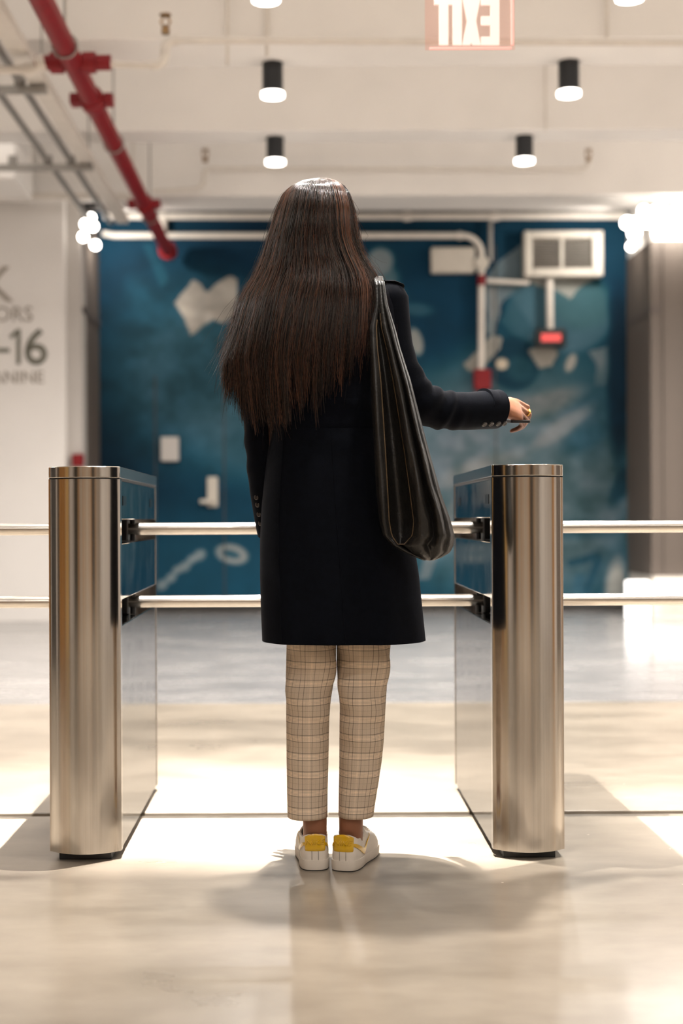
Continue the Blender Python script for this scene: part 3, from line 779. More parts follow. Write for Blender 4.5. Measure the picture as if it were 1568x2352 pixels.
def letter_line(txt, px, py_bot, py_top, m, label, sx=1.0, offset=0.0):
    a = P(px, py_bot, YS); h = P(px, py_top, YS).z - a.z
    o_ = text_mesh(txt, 'wall_lettering', m, None, h, a, sx=sx, offset=offset)
    tag(o_, label, 'lettering', 'lettering on the white partition')
letter_line('K', 31, 693, 612, M['letter_light'], 'large grey letter K cut by the left edge, topmost lettering on the partition')
letter_line('FLOORS', 75, 738, 704, M['letter_light'], 'small grey word ending in ORS above the number sixteen')
tn = empty('wall_lettering', P(60, 838, YS)); tag(tn, 'large dark grey dash and number 16 on the white partition', 'lettering', 'lettering on the white partition')
def stroke(pts):
    q = [P(x, y, YS) - tn.location for x, y in pts]
    MB().prism([(v.x, v.z) for v in q], -.006, 0.0, lambda x, y, z: (x, z, y)).build('character', M['letter'], tn)
stroke([(-16, 810), (22, 810), (22, 800), (-16, 800)])
stroke([(38, 837), (47.5, 837), (47.5, 756), (39, 756), (21, 772), (27, 779), (38, 769)])
text_mesh('6', 'character', M['letter'], tn, P(60, 754, YS).z - P(60, 838.5, YS).z, P(109, 838.5, YS) - tn.location, offset=.012)
letter_line('MEZZANINE', 101, 880, 852, M['letter_light'], 'small grey word ending in ZANINE under the number sixteen')

# ------------------------------------------------------------------ edge-lit exit sign seen from its back
YE = 4.48
t = empty('exit_sign', P(1078, 60, YE)); tag(t, 'glowing clear acrylic exit sign with mirrored letters at the top edge', 'exit sign'); o = t.location
def L3(px, py): return P(px, py, YE) - o
a, b_ = L3(976, 115), L3(1181, -44)
MB().box((a.x, -.003, a.z), (b_.x, .003, b_.z)).build('acrylic_panel', M['exit_glass'], t)
def strip(x0, y0, x1, y1):
    a, b_ = L3(x0, y1), L3(x1, y0)
    MB().box((a.x, -.0045, a.z), (b_.x, .0045, b_.z)).build('glowing_edge', M['exit_edge'], t, bevel=.0015)
strip(1173, -40, 1179, 104); strip(986, 108.5, 1174, 114)
def letter(polys):
    mb = MB()
    for pg in polys:
        q = [L3(x, y) for x, y in pg]
        q = [(v.x, v.z) for v in q]
        area = sum(q[i][0] * q[(i + 1) % len(q)][1] - q[(i + 1) % len(q)][0] * q[i][1] for i in range(len(q)))
        if area < 0: q = q[::-1]
        mb.prism(q, -.005, .005, lambda x, y, z: (x, z, y))
    mb.build('letter', M['exit_letter'], t)
yT, yB = -7, 103.5
letter([[(997, yT), (1038.5, yT), (1038.5, 11), (1029, 11), (1029, yB), (1008, yB), (1008, 11), (997, 11)]])
letter([[(1039.5, yT), (1060, yT), (1060, yB), (1039.5, yB)]])
letter([[(1061, yT), (1082, yT), (1082, 3), (1082.5, 3), (1083, yT), (1103.5, yT), (1092.5, 49), (1103, yB), (1085, yB), (1082, 98), (1079, yB), (1061.5, yB), (1072, 48)]])
letter([[(1104, yT), (1146, yT), (1146, yB), (1104.5, yB), (1104.5, 85), (1126, 85), (1126, 58), (1104.5, 58), (1104.5, 38), (1126, 38), (1126, 12), (1104.5, 12)]])
a, b_ = L3(970, -44), L3(1187, -75)
MB().box((a.x, -.025, a.z), (b_.x, .025, b_.z)).build('housing', M['white_pipe'], t, bevel=.006)
MB().tube([(0, 0, b_.z), (0, 0, ZC - o.z)], .010, 10).build('stem', M['white_pipe'], t, smooth=40)

# ------------------------------------------------------------------ turnstiles
def plan_end(wd, bulge, n=22, fil=0.012):
    """half plan of a pedestal end: from (+w/2, 0) round the bulge (towards -y) to (-w/2, 0)"""
    R = ((wd / 2) ** 2 + bulge ** 2) / (2 * bulge)
    cy = -bulge + R
    a0 = math.asin(min(1, (wd / 2 - .006) / R))
    pts = [(wd / 2, 0.0), (wd / 2, -0.002 + (cy - R * math.cos(a0)) * 0.35)]
    for i in range(n + 1):
        a = a0 - 2 * a0 * i / n
        pts.append((R * math.sin(a), cy - R * math.cos(a)))
    pts += [(-wd / 2, -0.002 + (cy - R * math.cos(a0)) * 0.35), (-wd / 2, 0.0)]
    return pts
WD, BUL, LEN = 0.183, 0.046, 0.91
ZB, ZT = 0.020, 0.972
SLOTS = ((0.595, 0.660), (0.806, 0.868))
def turnstile(cx, cy, label, inner):
    t = empty('turnstile', (cx, cy, 0)); tag(t, label, 'turnstile', 'steel turnstile pedestals either side of the person')
    end = plan_end(WD, BUL)
    h = LEN / 2
    for s in (-1, 1):
        pts = [(x, -h + y - 0.0) for x, y in end] if s < 0 else [(-x, h - y) for x, y in end]
        pts = pts + ([(-WD / 2, -h + .025), (WD / 2, -h + .025)] if s < 0 else [(WD / 2, h - .025), (-WD / 2, h - .025)])
        MB().prism(pts[::-1], ZB, ZT).build('end_shell', M['steel'], t, smooth=28)
    MB().box((-WD / 2 + .058, -h + .02, ZB), (WD / 2 - .058, h - .02, ZT)).build('core', M['dark_slot'], t)
    lv = [ZB] + [z for s in SLOTS for z in s] + [ZT - .003]
    for s in (-1, 1):
        for k in (0, 2, 4):
            x0, x1 = sorted((s * (WD / 2 - .0585), s * (WD / 2 - .0015)))
            pn = MB().box((x0, -h + .0265, lv[k]), (x1, h - .0265, lv[k + 1])).build('side_panel', M['steel_panel'], t, bevel=.0025)
            if k == 4 and s == inner:
                for yy in (-.36, .30):
                    xs = sorted((s * (WD / 2 - .002), s * (WD / 2 - .0005)))
                    MB().box((xs[0], yy - .035, .905), (xs[1], yy + .035, .930)).build('sensor_window', M['sensor'], pn)
    plan = [(x, -h + y) for x, y in end] + [(-x, h - y) for x, y in end]
    MB().prism([(x * .985, y * .997) for x, y in plan][::-1], ZT - .004, ZT + .003).build('cap_gasket', M['black'], t)
    MB().prism(plan[::-1], ZT + .003, 1.004).build('cap', M['steel'], t, smooth=28, bevel=.0018)
    MB().box((-.067, -h - .012, 0), (.067, h + .012, ZB + .002)).build('plinth', M['black'], t, bevel=.002)
    for s in (-1, 1):
        for z0, z1 in SLOTS:
            zc = (z0 + z1) / 2 + .004
            xa, xb = s * (WD / 2 - .045), s * (WD / 2 + .475)
            ar = MB().tube([(xa, 0, zc), (xb - s * .004, 0, zc), (xb, 0, zc)], [.0172, .0172, .013], 24).build('gate_arm', M['steel_arm'], t, smooth=40)
            MB().box((min(xa, xa - s * .0) - .010, -.030, z0 + .001), (xa + .010, .030, z1 - .001)).build('hinge_block', M['black'], ar, bevel=.003)
            MB().tube([(xa + s * .022, 0, z0 + .001), (xa + s * .022, 0, z1 - .001)], .008, 12).build('hinge_pin', M['black'], ar, smooth=40)
    return t
cyT = 3.648 + LEN / 2
xl0, xl1 = P(113, 1500, 3.64).x, P(276.5, 1500, 3.64).x
xr0, xr1 = P(1131, 1500, 3.64).x, P(1294, 1500, 3.64).x
turnstile((xl0 + xl1) / 2, cyT, 'brushed steel turnstile pedestal left of the person', 1)
turnstile((xr0 + xr1) / 2, cyT, 'brushed steel turnstile pedestal under the outstretched hand at right', -1)

# ------------------------------------------------------------------ the person
YC = 3.55
def S(px, py, Y=YC): return P(px, py, Y)
def tab(x, xs, ys): return np.interp(x, xs, ys)
def smooth_tab(xs, ys, n=400):
    """smooth table through the given values"""
    xs = np.asarray(xs, float); ys = np.asarray(ys, float)
    g = np.linspace(xs[0], xs[-1], n); v = np.interp(g, xs, ys)
    k = np.hanning(23); k /= k.sum()
    vp = np.pad(v, 11, mode='reflect', reflect_type='odd')
    v = np.convolve(vp, k, 'valid')
    return lambda x: np.interp(x, g, v)

M['skin'] = mat('skin', (0.28, 0.112, 0.056), 0.48, var=0.08, scale=18, bump=0.04, bscale=220)
M['skin'].node_tree.nodes['Principled BSDF'].inputs['Subsurface Weight'].default_value = 0.12
M['skin'].node_tree.nodes['Principled BSDF'].inputs['Subsurface Radius'].default_value = (0.01, 0.004, 0.002)
M['coat'] = mat('navy_wool', (0.0018, 0.0026, 0.0052), 0.85, var=0.2, scale=60, bump=0.12, bscale=500, spec=0.08)
cb = M['coat'].node_tree.nodes['Principled BSDF']; cb.inputs['Sheen Weight'].default_value = 0.035; cb.inputs['Sheen Roughness'].default_value = 0.4; cb.inputs['Sheen Tint'].default_value = (0.5, 0.5, 0.62, 1)
M['coat_edge'] = mat('navy_wool_edge', (0.006, 0.0065, 0.010), 0.85, var=0.2, scale=60)
M['button'] = mat('horn_button', (0.03, 0.026, 0.024), 0.28, var=0.3, scale=80)
M['button_rim'] = mat('button_rim', (0.14, 0.12, 0.11), 0.3, var=0.2, scale=80)
M['leather'] = mat('black_leather', (0.012, 0.011, 0.010), 0.36, var=0.3, scale=30, bump=0.18, bscale=160)
M['leather_edge'] = mat('leather_edge', (0.10, 0.062, 0.028), 0.45, var=0.2, scale=30)
def hair_mat():
    m, nt, b = new_mat('dark_brown_hair')
    N, L = nt.nodes, nt.links
    at = N.new('ShaderNodeAttribute'); at.attribute_name = 'tone'
    cr = N.new('ShaderNodeValToRGB'); e = cr.color_ramp.elements
    e[0].position = 0.0; e[0].color = (0.006, 0.004, 0.0035, 1); e[1].position = 1.0; e[1].color = (0.15, 0.062, 0.034, 1)
    k = e.new(.45); k.color = (0.032, 0.0145, 0.0095, 1)
    L.new(at.outputs['Fac'], cr.inputs[0]); L.new(cr.outputs[0], b.inputs['Base Color'])
    b.inputs['Roughness'].default_value = 0.24; b.inputs['Specular IOR Level'].default_value = 0.8; b.inputs['Coat Weight'].default_value = 0.5; b.inputs['Coat Roughness'].default_value = 0.18
    return m
M['hair'] = hair_mat()
M['hair_base'] = mat('dark_brown_hair_mass', (0.010, 0.006, 0.005), 0.55, var=0.3, scale=30, spec=0.3)
M['shoe'] = mat('white_leather', (0.78, 0.71, 0.63), 0.42, var=0.04, scale=20, bump=0.05, bscale=120)
M['sole'] = mat('white_rubber', (0.74, 0.67, 0.59), 0.55, var=0.06, scale=25)
M['outsole'] = mat('dark_outsole', (0.05, 0.045, 0.04), 0.7)
M['yellow'] = mat('yellow_patent', (0.72, 0.42, 0.012), 0.16, var=0.05, scale=20, coat=0.6)
M['stitch'] = mat('stitch_grey', (0.32, 0.28, 0.24), 0.7)
M['gold'] = mat('gold', (0.95, 0.62, 0.16), 0.18, 1.0, var=0.03, scale=50)
M['lining'] = mat('shoe_lining', (0.22, 0.19, 0.16), 0.8, var=0.1, scale=30)

def plaid():
    m, nt, b = new_mat('glen_check_wool')
    N, L = nt.nodes, nt.links
    uv = N.new('ShaderNodeUVMap'); uv.uv_map = 'weave'
    sp = N.new('ShaderNodeSeparateXYZ'); L.new(uv.outputs[0], sp.inputs[0])
    def stripes(sock, period, marks):
        dv = N.new('ShaderNodeMath'); dv.operation = 'DIVIDE'; dv.inputs[1].default_value = period; L.new(sock, dv.inputs[0])
        fr = N.new('ShaderNodeMath'); fr.operation = 'FRACT'; L.new(dv.outputs[0], fr.inputs[0])
        cr = N.new('ShaderNodeValToRGB'); cr.color_ramp.interpolation = 'CONSTANT'
        el = cr.color_ramp.elements
        g = lambda v: (v, v, v, 1)
        el[0].position = 0; el[0].color = g(0.5); el[1].position = 0.999; el[1].color = g(0.5)
        for p0, p1, v in marks:
            e = el.new(p0); e.color = g(v); e = el.new(p1); e.color = g(0.5)
        L.new(fr.outputs[0], cr.inputs[0])
        return cr.outputs[0]
    hs = stripes(sp.outputs['Y'], 0.0452, ((0.02, 0.05, 0.22), (0.10, 0.125, 0.76), (0.17, 0.195, 0.76), (0.24, 0.265, 0.76), (0.31, 0.335, 0.76), (0.41, 0.44, 0.20), (0.73, 0.75, 0.36)))
    vs = stripes(sp.outputs['X'], 0.060, ((0.02, 0.045, 0.24), (0.23, 0.255, 0.22), (0.36, 0.375, 0.40), (0.50, 0.52, 0.62), (0.55, 0.57, 0.62), (0.66, 0.685, 0.30), (0.84, 0.855, 0.40)))
    mu = N.new('ShaderNodeMixRGB'); mu.blend_type = 'MULTIPLY'; mu.inputs[0].default_value = 1; L.new(hs, mu.inputs[1]); L.new(vs, mu.inputs[2])
    nz = N.new('ShaderNodeTexNoise'); nz.inputs['Scale'].default_value = 420; nz.inputs['Detail'].default_value = 2
    mr = N.new('ShaderNodeMapRange'); mr.inputs['To Min'].default_value = 3.1; mr.inputs['To Max'].default_value = 4.9; L.new(nz.outputs['Fac'], mr.inputs['Value'])
    sc = N.new('ShaderNodeVectorMath'); sc.operation = 'SCALE'; L.new(mu.outputs[0], sc.inputs[0]); L.new(mr.outputs[0], sc.inputs['Scale'])
    m2 = N.new('ShaderNodeMixRGB'); m2.blend_type = 'MULTIPLY'; m2.inputs[0].default_value = 1; m2.inputs[2].default_value = (0.60, 0.485, 0.375, 1)
    L.new(sc.outputs[0], m2.inputs[1]); L.new(m2.outputs[0], b.inputs['Base Color'])
    b.inputs['Roughness'].default_value = 0.85; b.inputs['Specular IOR Level'].default_value = 0.2
    return m
M['plaid'] = plaid()

# ---- body: one continuous mesh (limbs, head and hands fused by a voxel remesh)
hx = S(727, 500).x; HC = Vector((hx, 3.565, S(727, 500).z - 0.006))
def head_shapes(mb):
    R = Matrix.Rotation(math.radians(-14), 3, 'Z')
    def q(x, y, z): return HC + R @ Vector((x, y, z))
    def ball(x, y, z, rx, ry, rz):
        k = MB().ellipsoid((0, 0, 0), (rx, ry, rz), 20, 14)
        mb.add([q(x + v[0], y + v[1], z + v[2]) for v in k.v], k.f)
    ball(0, -.008, .018, .073, .092, .085)          # cranium
    ball(0, .022, -.045, .055, .062, .070)          # face
    ball(0, .052, -.095, .030, .028, .024)          # chin
    ball(0, .086, -.030, .011, .016, .022)          # nose
    ball(0, .080, -.010, .008, .012, .022)
    ball(0, .072, -.066, .022, .012, .008)          # lips
    ball(0, .070, -.074, .020, .012, .008)
    for s in (-1, 1):
        ball(s * .030, .072, .004, .016, .010, .006)   # brow
        ball(s * .034, .060, -.030, .020, .018, .016)  # cheek
        ball(s * .074, -.008, -.020, .008, .018, .030) # ear
        ball(s * .030, .068, -.010, .012, .010, .009)  # eye
mb = MB()
head_shapes(mb)
def limb(pts, rad, n=18, squash=None): mb.tube([Vector(p) for p in pts], rad, n, round_caps=True, squash=squash)
nk = Vector((S(738, 600).x, 3.565, S(738, 640).z))
limb([HC + Vector((0, .0, -.07)), nk + Vector((0, -.005, .03)), nk], [.050, .047, .055])
# trunk
tr = [(738, 660, .075, .06), (740, 700, .125, .085), (744, 790, .125, .095), (750, 900, .105, .085), (756, 980, .10, .085), (770, 1080, .135, .10), (775, 1170, .145, .10), (775, 1230, .13, .09)]
rings = []
for px, py, a, b_ in tr:
    c = S(px, py)
    rings.append([(c.x + a * math.cos(t), c.y + b_ * math.sin(t), c.z) for t in np.linspace(0, 2 * math.pi, 28, endpoint=False)])
mb.rings(rings)
# legs and feet
AL, AR = Vector((S(723, 1900, 3.55).x, 3.553, .095)), Vector((S(806, 1900, 3.55).x, 3.555, .095))
for A, hipx, kx in ((AL, 720, 710), (AR, 838, 832)):
    hip, kn = S(hipx, 1190, 3.56), S(kx, 1600, 3.565)
    limb([hip, hip.lerp(kn, .5) + Vector((0, .0, 0)), kn, kn.lerp(A, .35) + Vector((0, -.004, 0)), A + Vector((0, 0, .06)), A, A + Vector((0, .01, -.05))], [.080, .056, .042, .042, .031, .030, .030])
limb([AL + Vector((0, -.008, -.052)), AL + Vector((-.004, .13, -.064))], [.026, .020])
limb([AR + Vector((.0, -.008, -.052)), AR + Vector((.032, .11, -.064))], [.026, .020])
# right arm
SH_R, EL_R = S(893, 690, 3.53), S(984, 940, 3.56)
WR_R = P(1136, 928, 3.715)
limb([S(872, 700, 3.545), S(893, 760, 3.54), S(905, 820, 3.54), S(928, 872, 3.545), S(965, 922, 3.562), S(1012, 940, 3.60), S(1070, 943, 3.645), WR_R], [.038, .037, .036, .034, .034, .032, .030, .026])
# left arm, forearm brought forward
SH_L, EL_L = S(592, 700, 3.54), S(608, 1010, 3.56)
WR_L = S(632, 1236, 3.66)
limb([S(606, 705, 3.55), S(602, 800, 3.55), S(604, 900, 3.555), S(606, 1000, 3.56), S(612, 1100, 3.58), S(622, 1190, 3.615), WR_L], [.036, .036, .035, .034, .030, .027, .024])

def hand(W, d, l, curls, thumb, scale=1.0):
    """palm and five fingers: W wrist, d finger direction, l towards the little finger"""
    d = Vector(d).normalized(); l = Vector(l); l = (l - d * l.dot(d)).normalized(); n = -(d.cross(l))
    k = scale
    # palm: thick slab from wrist to knuckles
    rings = []
    for f, hw, th in ((-.15, .024, .018), (.1, .027, .018), (.35, .033, .0175), (.7, .039, .0165), (.95, .040, .014), (1.03, .037, .010)):
        c = W + d * (.088 * f * k)
        rings.append([c + l * (hw * k * math.cos(t) * (abs(math.cos(t)) ** -.25 if abs(math.cos(t)) > 1e-3 else 1)) + n * (th * k * math.sin(t)) for t in np.linspace(0, 2 * math.pi, 24, endpoint=False)])
    mb.rings(rings)
    info = []
    for i, (lat, ml, segs, r) in enumerate(((-.030, .087, (.043, .026, .021), .0092), (-.010, .090, (.047, .029, .022), .0094), (.011, .086, (.044, .027, .021), .0089), (.030, .078, (.035, .021, .019), .0078))):
        p = W + d * (ml * k) + l * (lat * k) + n * (.003 * k)
        a = 0.0; pts = [p - d * (.03 * k), p]; rr = [r * .95 * k, r * 1.06 * k]
        for sg, cu in zip(segs, curls[i]):
            a += math.radians(cu)
            dir_ = d * math.cos(a) - n * math.sin(a)
            pts.append(pts[-1] + dir_ * sg * k * .5); rr.append(r * .95 * k)
            pts.append(pts[-1] + dir_ * sg * k * .5); rr.append(r * .98 * k)
            if i in (1, 2): pass
        rr[-1] = r * .80 * k; rr[-2] = r * .93 * k
        limb(pts, rr, 14)
        info.append(pts)
    p = W + d * (.018 * k) - l * (.022 * k) - n * (.006 * k)
    tp = [p]
    for a_, b_, c_ in thumb:
        tp.append(tp[-1] + (d * a_ - l * b_ - n * c_) * k)
    limb(tp, [.0125 * k, .0125 * k, .0105 * k, .0085 * k][:len(tp)], 14)
    return d, l, n, info
HD, HL, HN, FING = hand(WR_R, (.84, .50, -.20), (.12, -.535, -.83), [(10, 40, 25), (16, 48, 28), (24, 56, 32), (34, 60, 30)], ((.030, .010, .016), (.030, .004, .022), (.026, -.008, .012)), 0.94)
hand(WR_L, (.15, .35, -.92), (-.5, -.75, -.3), [(20, 35, 20)] * 4, ((.03, .02, .012), (.03, .008, .012), (.024, .0, .01)), 0.94)

raw = mb.build('person', M['skin'])
rm = raw.modifiers.new('fuse', 'REMESH'); rm.mode = 'VOXEL'; rm.voxel_size = 0.0034; rm.use_smooth_shade = True
sm = raw.modifiers.new('relax', 'SMOOTH'); sm.factor = 0.5; sm.iterations = 3
dg = bpy.context.evaluated_depsgraph_get()
me = bpy.data.meshes.new_from_object(raw.evaluated_get(dg))
raw.modifiers.clear(); old = raw.data; raw.data = me; bpy.data.meshes.remove(old)
me.polygons.foreach_set('use_smooth', [True] * len(me.polygons))
person = raw; person.name = 'person'
tag(person, 'person seen from behind in a long dark coat reaching out over the turnstile', 'person')

# nails on the right hand and the ring
fp = FING[1]
c = fp[2].lerp(fp[3], .5); ax = (fp[3] - fp[2]).normalized()
u = ax.cross(HL).normalized(); v_ = ax.cross(u)
mbr = MB(); mbr.tube([c + (u * math.cos(a) + v_ * math.sin(a)) * .0092 for a in np.linspace(0, 2 * math.pi, 25)], .0020, 8)
tq = c + (-u if u.dot(HN) < 0 else u) * .0098
mbr.tube([tq - v_ * .004, tq + v_ * .004], .0032, 8, round_caps=True)
mbr.build('ring', M['gold'], person, smooth=60)
eyem = mat('eye', (0.03, 0.02, 0.015), 0.15)
Rh = Matrix.Rotation(math.radians(-14), 3, 'Z')
for s in (-1, 1):
    c = HC + Rh @ Vector((s * .030, .073, -.010))
    MB().ellipsoid(c, (.009, .006, .006), 12, 8).build('eye', eyem, person, smooth=80)

# ---- trousers
def leg_rings(tabl, Yc, depth):
    py = np.array([q[0] for q in tabl], float); lx = smooth_tab(py, [q[1] for q in tabl]); rx = smooth_tab(py, [q[2] for q in tabl])
    out = []; n = 64; us = []
    for i, p in enumerate(np.linspace(py[0], py[-1], 90)):
        a = P(float(lx(p)), p, Yc); b_ = P(float(rx(p)), p, Yc)
        cx, hw = (a.x + b_.x) / 2, (b_.x - a.x) / 2
        z = (a.z + b_.z) / 2
        dp = float(np.interp(p, [q[0] for q in depth], [q[1] for q in depth]))
        th = np.linspace(0, 2 * math.pi, n, endpoint=False) + math.pi / 2     # starts at the front seam
        ct, st = np.cos(th), np.sin(th)
        # a pressed crease at the back and soft diagonal drag folds
        fold = 0.0034 * np.sin(9 * z * 7 + 2.2 * ct + 1.3 * np.sin(z * 19)) * np.interp(p, [1470, 1560, 1700, 1880], [1.6, 1.3, .6, .25]) + 0.0022 * np.sin(23 * z + 3 * ct) * np.interp(p, [1470, 1560, 1700, 1880], [1, 1, .6, .5])
        rr = 1 + fold / .06
        x = cx + hw * np.sign(ct) * np.abs(ct) ** .86 * np.where(np.abs(ct) > .93, 1, rr)
        y = Yc + dp * np.sign(st) * np.abs(st) ** .92 * rr
        out.append(np.stack([x, y, np.full(n, z)], 1)); us.append(hw)
    return np.array(out)
legs = [leg_rings([(1330, 640, 783), (1400, 652, 778), (1475, 658, 772), (1520, 657, 771), (1560, 656, 767), (1610, 657, 759), (1650, 657, 756), (1750, 658, 754), (1820, 659, 752), (1874, 660, 752)], 3.565, [(1330, .095), (1475, .082), (1650, .068), (1800, .062), (1874, .060)]),
        leg_rings([(1330, 773, 915), (1400, 773, 906), (1475, 773, 897), (1520, 773, 893), (1560, 775, 889), (1620, 780, 885), (1700, 779, 881), (1750, 779, 876), (1800, 778, 868), (1872, 777, 857)], 3.568, [(1330, .095), (1475, .082), (1650, .068), (1800, .062), (1872, .058)])]
V, F, UV = [], [], []
base = 0
for k, R_ in enumerate(legs):
    m_, n_ = R_.shape[:2]
    V.append(R_.reshape(-1, 3))
    idx = np.arange(m_ * n_).reshape(m_, n_) + base
    nx = np.roll(idx, -1, axis=1)
    f = np.stack([idx[:-1], nx[:-1], nx[1:], idx[1:]], -1).reshape(-1, 4)[:, ::-1]
    F.append(f)
    # weave coordinates: arc length at mid height around, height along
    mid = R_[m_ // 2]; seg = np.linalg.norm(np.roll(mid, -1, 0) - mid, axis=1); u = np.concatenate([[0], np.cumsum(seg)])
    ul = np.stack([np.tile(u[:-1], (m_ - 1, 1)), np.tile(u[1:], (m_ - 1, 1)), np.tile(u[1:], (m_ - 1, 1)), np.tile(u[:-1], (m_ - 1, 1))], -1)
    # the cloth hangs straight: scale u a little with the leg's width
    sc_ = (R_[:, :, 0].max(1) - R_[:, :, 0].min(1)); sc_ = 1 + .45 * (sc_ / sc_[m_ // 2] - 1)
    ul = (ul - u[-1] / 2) * np.stack([np.tile(sc_[:-1, None], (1, n_)), np.tile(sc_[:-1, None], (1, n_)), np.tile(sc_[1:, None], (1, n_)), np.tile(sc_[1:, None], (1, n_))], -1)
    zz = R_[:, 0, 2]
    vl = np.stack([np.tile(zz[:-1, None], (1, n_)), np.tile(zz[:-1, None], (1, n_)), np.tile(zz[1:, None], (1, n_)), np.tile(zz[1:, None], (1, n_))], -1)
    UV.append(np.stack([ul + .5 + k * .013, vl], -1).reshape(-1, 4, 2)[:, ::-1])
    base += m_ * n_
tro = np_mesh('trousers', np.vstack(V), np.vstack(F), M['plaid'], person)
uvl = tro.data.uv_layers.new(name='weave'); uvl.data.foreach_set('uv', np.vstack(UV).astype(np.float32).ravel())
so = tro.modifiers.new('cloth', 'SOLIDIFY'); so.thickness = 0.0025; so.offset = -1
tag(tro, 'beige glen-check wool trousers')

# ---- coat
CT = [(628, 692, 790, .055), (640, 655, 835, .075), (652, 618, 878, .092), (668, 588, 905, .103), (700, 574, 918, .112), (760, 580, 918, .122), (840, 600, 902, .126), (900, 616, 892, .122), (950, 622, 890, .118), (1000, 618, 898, .122), (1080, 609, 915, .135), (1160, 601, 934, .146), (1240, 597, 948, .152), (1320, 597, 961, .156), (1400, 599, 969, .160), (1468, 602, 976, .164)]
cpy = [q[0] for q in CT]
cl, crr, cd = smooth_tab(cpy, [q[1] for q in CT]), smooth_tab(cpy, [q[2] for q in CT]), smooth_tab(cpy, [q[3] for q in CT])
def coat_point(p, th, out=0.0):
    a = P(float(cl(p)), p, YC); b_ = P(float(crr(p)), p, YC)
    cx, hw = (a.x + b_.x) / 2, (b_.x - a.x) / 2
    ct, st = math.cos(th), math.sin(th)
    z = (a.z + b_.z) / 2
    lowf = np.interp(p, [900, 1050, 1470], [0, .4, 1.0])
    fold = .0045 * lowf * math.sin(5 * th + .6) + .003 * lowf * math.sin(11 * th + z * 3)
    fold += .0035 * np.interp(p, [800, 900, 960, 1040, 1100], [0, 1, 1, .6, 0]) * math.sin(55 * z + 3.5 * ct)
    x = cx + (hw + out) * math.copysign(abs(ct) ** .80, ct)
    y = YC + (float(cd(p)) + out + (fold if st < 0 else 0)) * math.copysign(abs(st) ** .82, st)
    return (x, y, z)
rings = []
NC = 96
for p in np.linspace(628, 1468, 110):
    rings.append([coat_point(p, t) for t in np.linspace(0, 2 * math.pi, NC, endpoint=False)])
cbm = MB()
rings.append([tuple(Vector(q) * 1 + Vector((0, 0, -.0015))) for q in rings[-1]])
rings.append([(q[0] * .97 + .03 * S(790, 1468).x, q[1] * .97 + .03 * YC, q[2]) for q in rings[-1]])
rings.append([(q[0] * .96 + .04 * S(790, 1468).x, q[1] * .96 + .04 * YC, q[2] + .12) for q in rings[-1]])
cbm.rings(rings, cap0=True, cap1=True)
def sleeve(pts, rads, n=36, m=70, wr=None, cuff_dir=None):
    """tapered sleeve with elbow wrinkles and an open, turned-in cuff"""
    pr = catmull(np.hstack([np.array([tuple(p) for p in pts]), np.array(rads)[:, None]]), m)
    q = [Vector(x[:3]) for x in pr]; rr = pr[:, 3]
    ts = []; nrm = Vector((0, 0, 1)); rg = []
    for i in range(m):
        t = (q[min(i + 1, m - 1)] - q[max(i - 1, 0)]).normalized()
        if i > m - 8 and cuff_dir is not None: t = t.lerp(Vector(cuff_dir).normalized(), (i - m + 8) / 8).normalized()
        if i == 0:
            up = Vector((0, 0, 1)) if abs(t.z) < .8 else Vector((0, -1, 0)); nrm = (up - t * up.dot(t)).normalized()
        nrm = (nrm - t * nrm.dot(t)).normalized(); bn = t.cross(nrm)
        f = i / (m - 1)
        ring = []
        for j in range(n):
            a = 2 * math.pi * j / n
            dsp = 0.0
            if wr:
                for (f0, wd, amp, fr, ph) in wr:
                    dsp += amp * math.exp(-((f - f0) / wd) ** 2) * math.sin(fr * f + 1.6 * math.sin(a + ph) + 2 * math.cos(a))
            ring.append(q[i] + (nrm * math.cos(a) + bn * math.sin(a)) * (rr[i] + dsp))
        rg.append(ring)
    # turn the cuff in
    c = q[-1]; t = (q[-1] - q[-4]).normalized() if cuff_dir is None else Vector(cuff_dir).normalized()
    rg.append([c + (p - c) * .93 for p in rg[-1]])
    rg.append([c + (p - c) * .92 - t * .05 for p in rg[-2]])
    # round the shoulder end
    c0 = q[0]; t0 = (q[0] - q[1]).normalized()
    head_ = []
    for s in (.98, .85, .55):
        head_.append([c0 + (p - c0) * math.sqrt(1 - s * s) + t0 * rr[0] * s * .8 for p in rg[0]])
    rg = head_ + rg
    cbm.rings(rg, True, True)
    return q, rr
RS = [S(884, 690, 3.54), S(893, 750, 3.54), S(903, 810, 3.54), S(925, 870, 3.545), S(962, 922, 3.56), S(1012, 940, 3.60), S(1062, 944, 3.64), S(1108, 942, 3.675), P(1139, 940, 3.70)]
RRAD = [.059, .054, .052, .053, .054, .050, .0485, .0495, .0515]
sr_q, sr_r = sleeve(RS, RRAD, wr=[(.52, .10, .0042, 62, 0), (.62, .08, .0032, 80, 1.0), (.40, .10, .0022, 50, 2)], cuff_dir=(.80, .58, -.10))
LS = [S(600, 700, 3.55), S(602, 800, 3.55), S(604, 900, 3.555), S(606, 1000, 3.56), S(612, 1100, 3.58), S(622, 1190, 3.615), S(628, 1226, 3.635)]
LRAD = [.055, .053, .052, .049, .046, .042, .041]
sl_q, sl_r = sleeve(LS, LRAD, wr=[(.55, .12, .0022, 60, 0)], cuff_dir=(.08, .35, -.93))
coat = cbm.build('coat', M['coat'], person, smooth=50)
tag(coat, 'long near-black navy wool coat with buttoned cuffs')
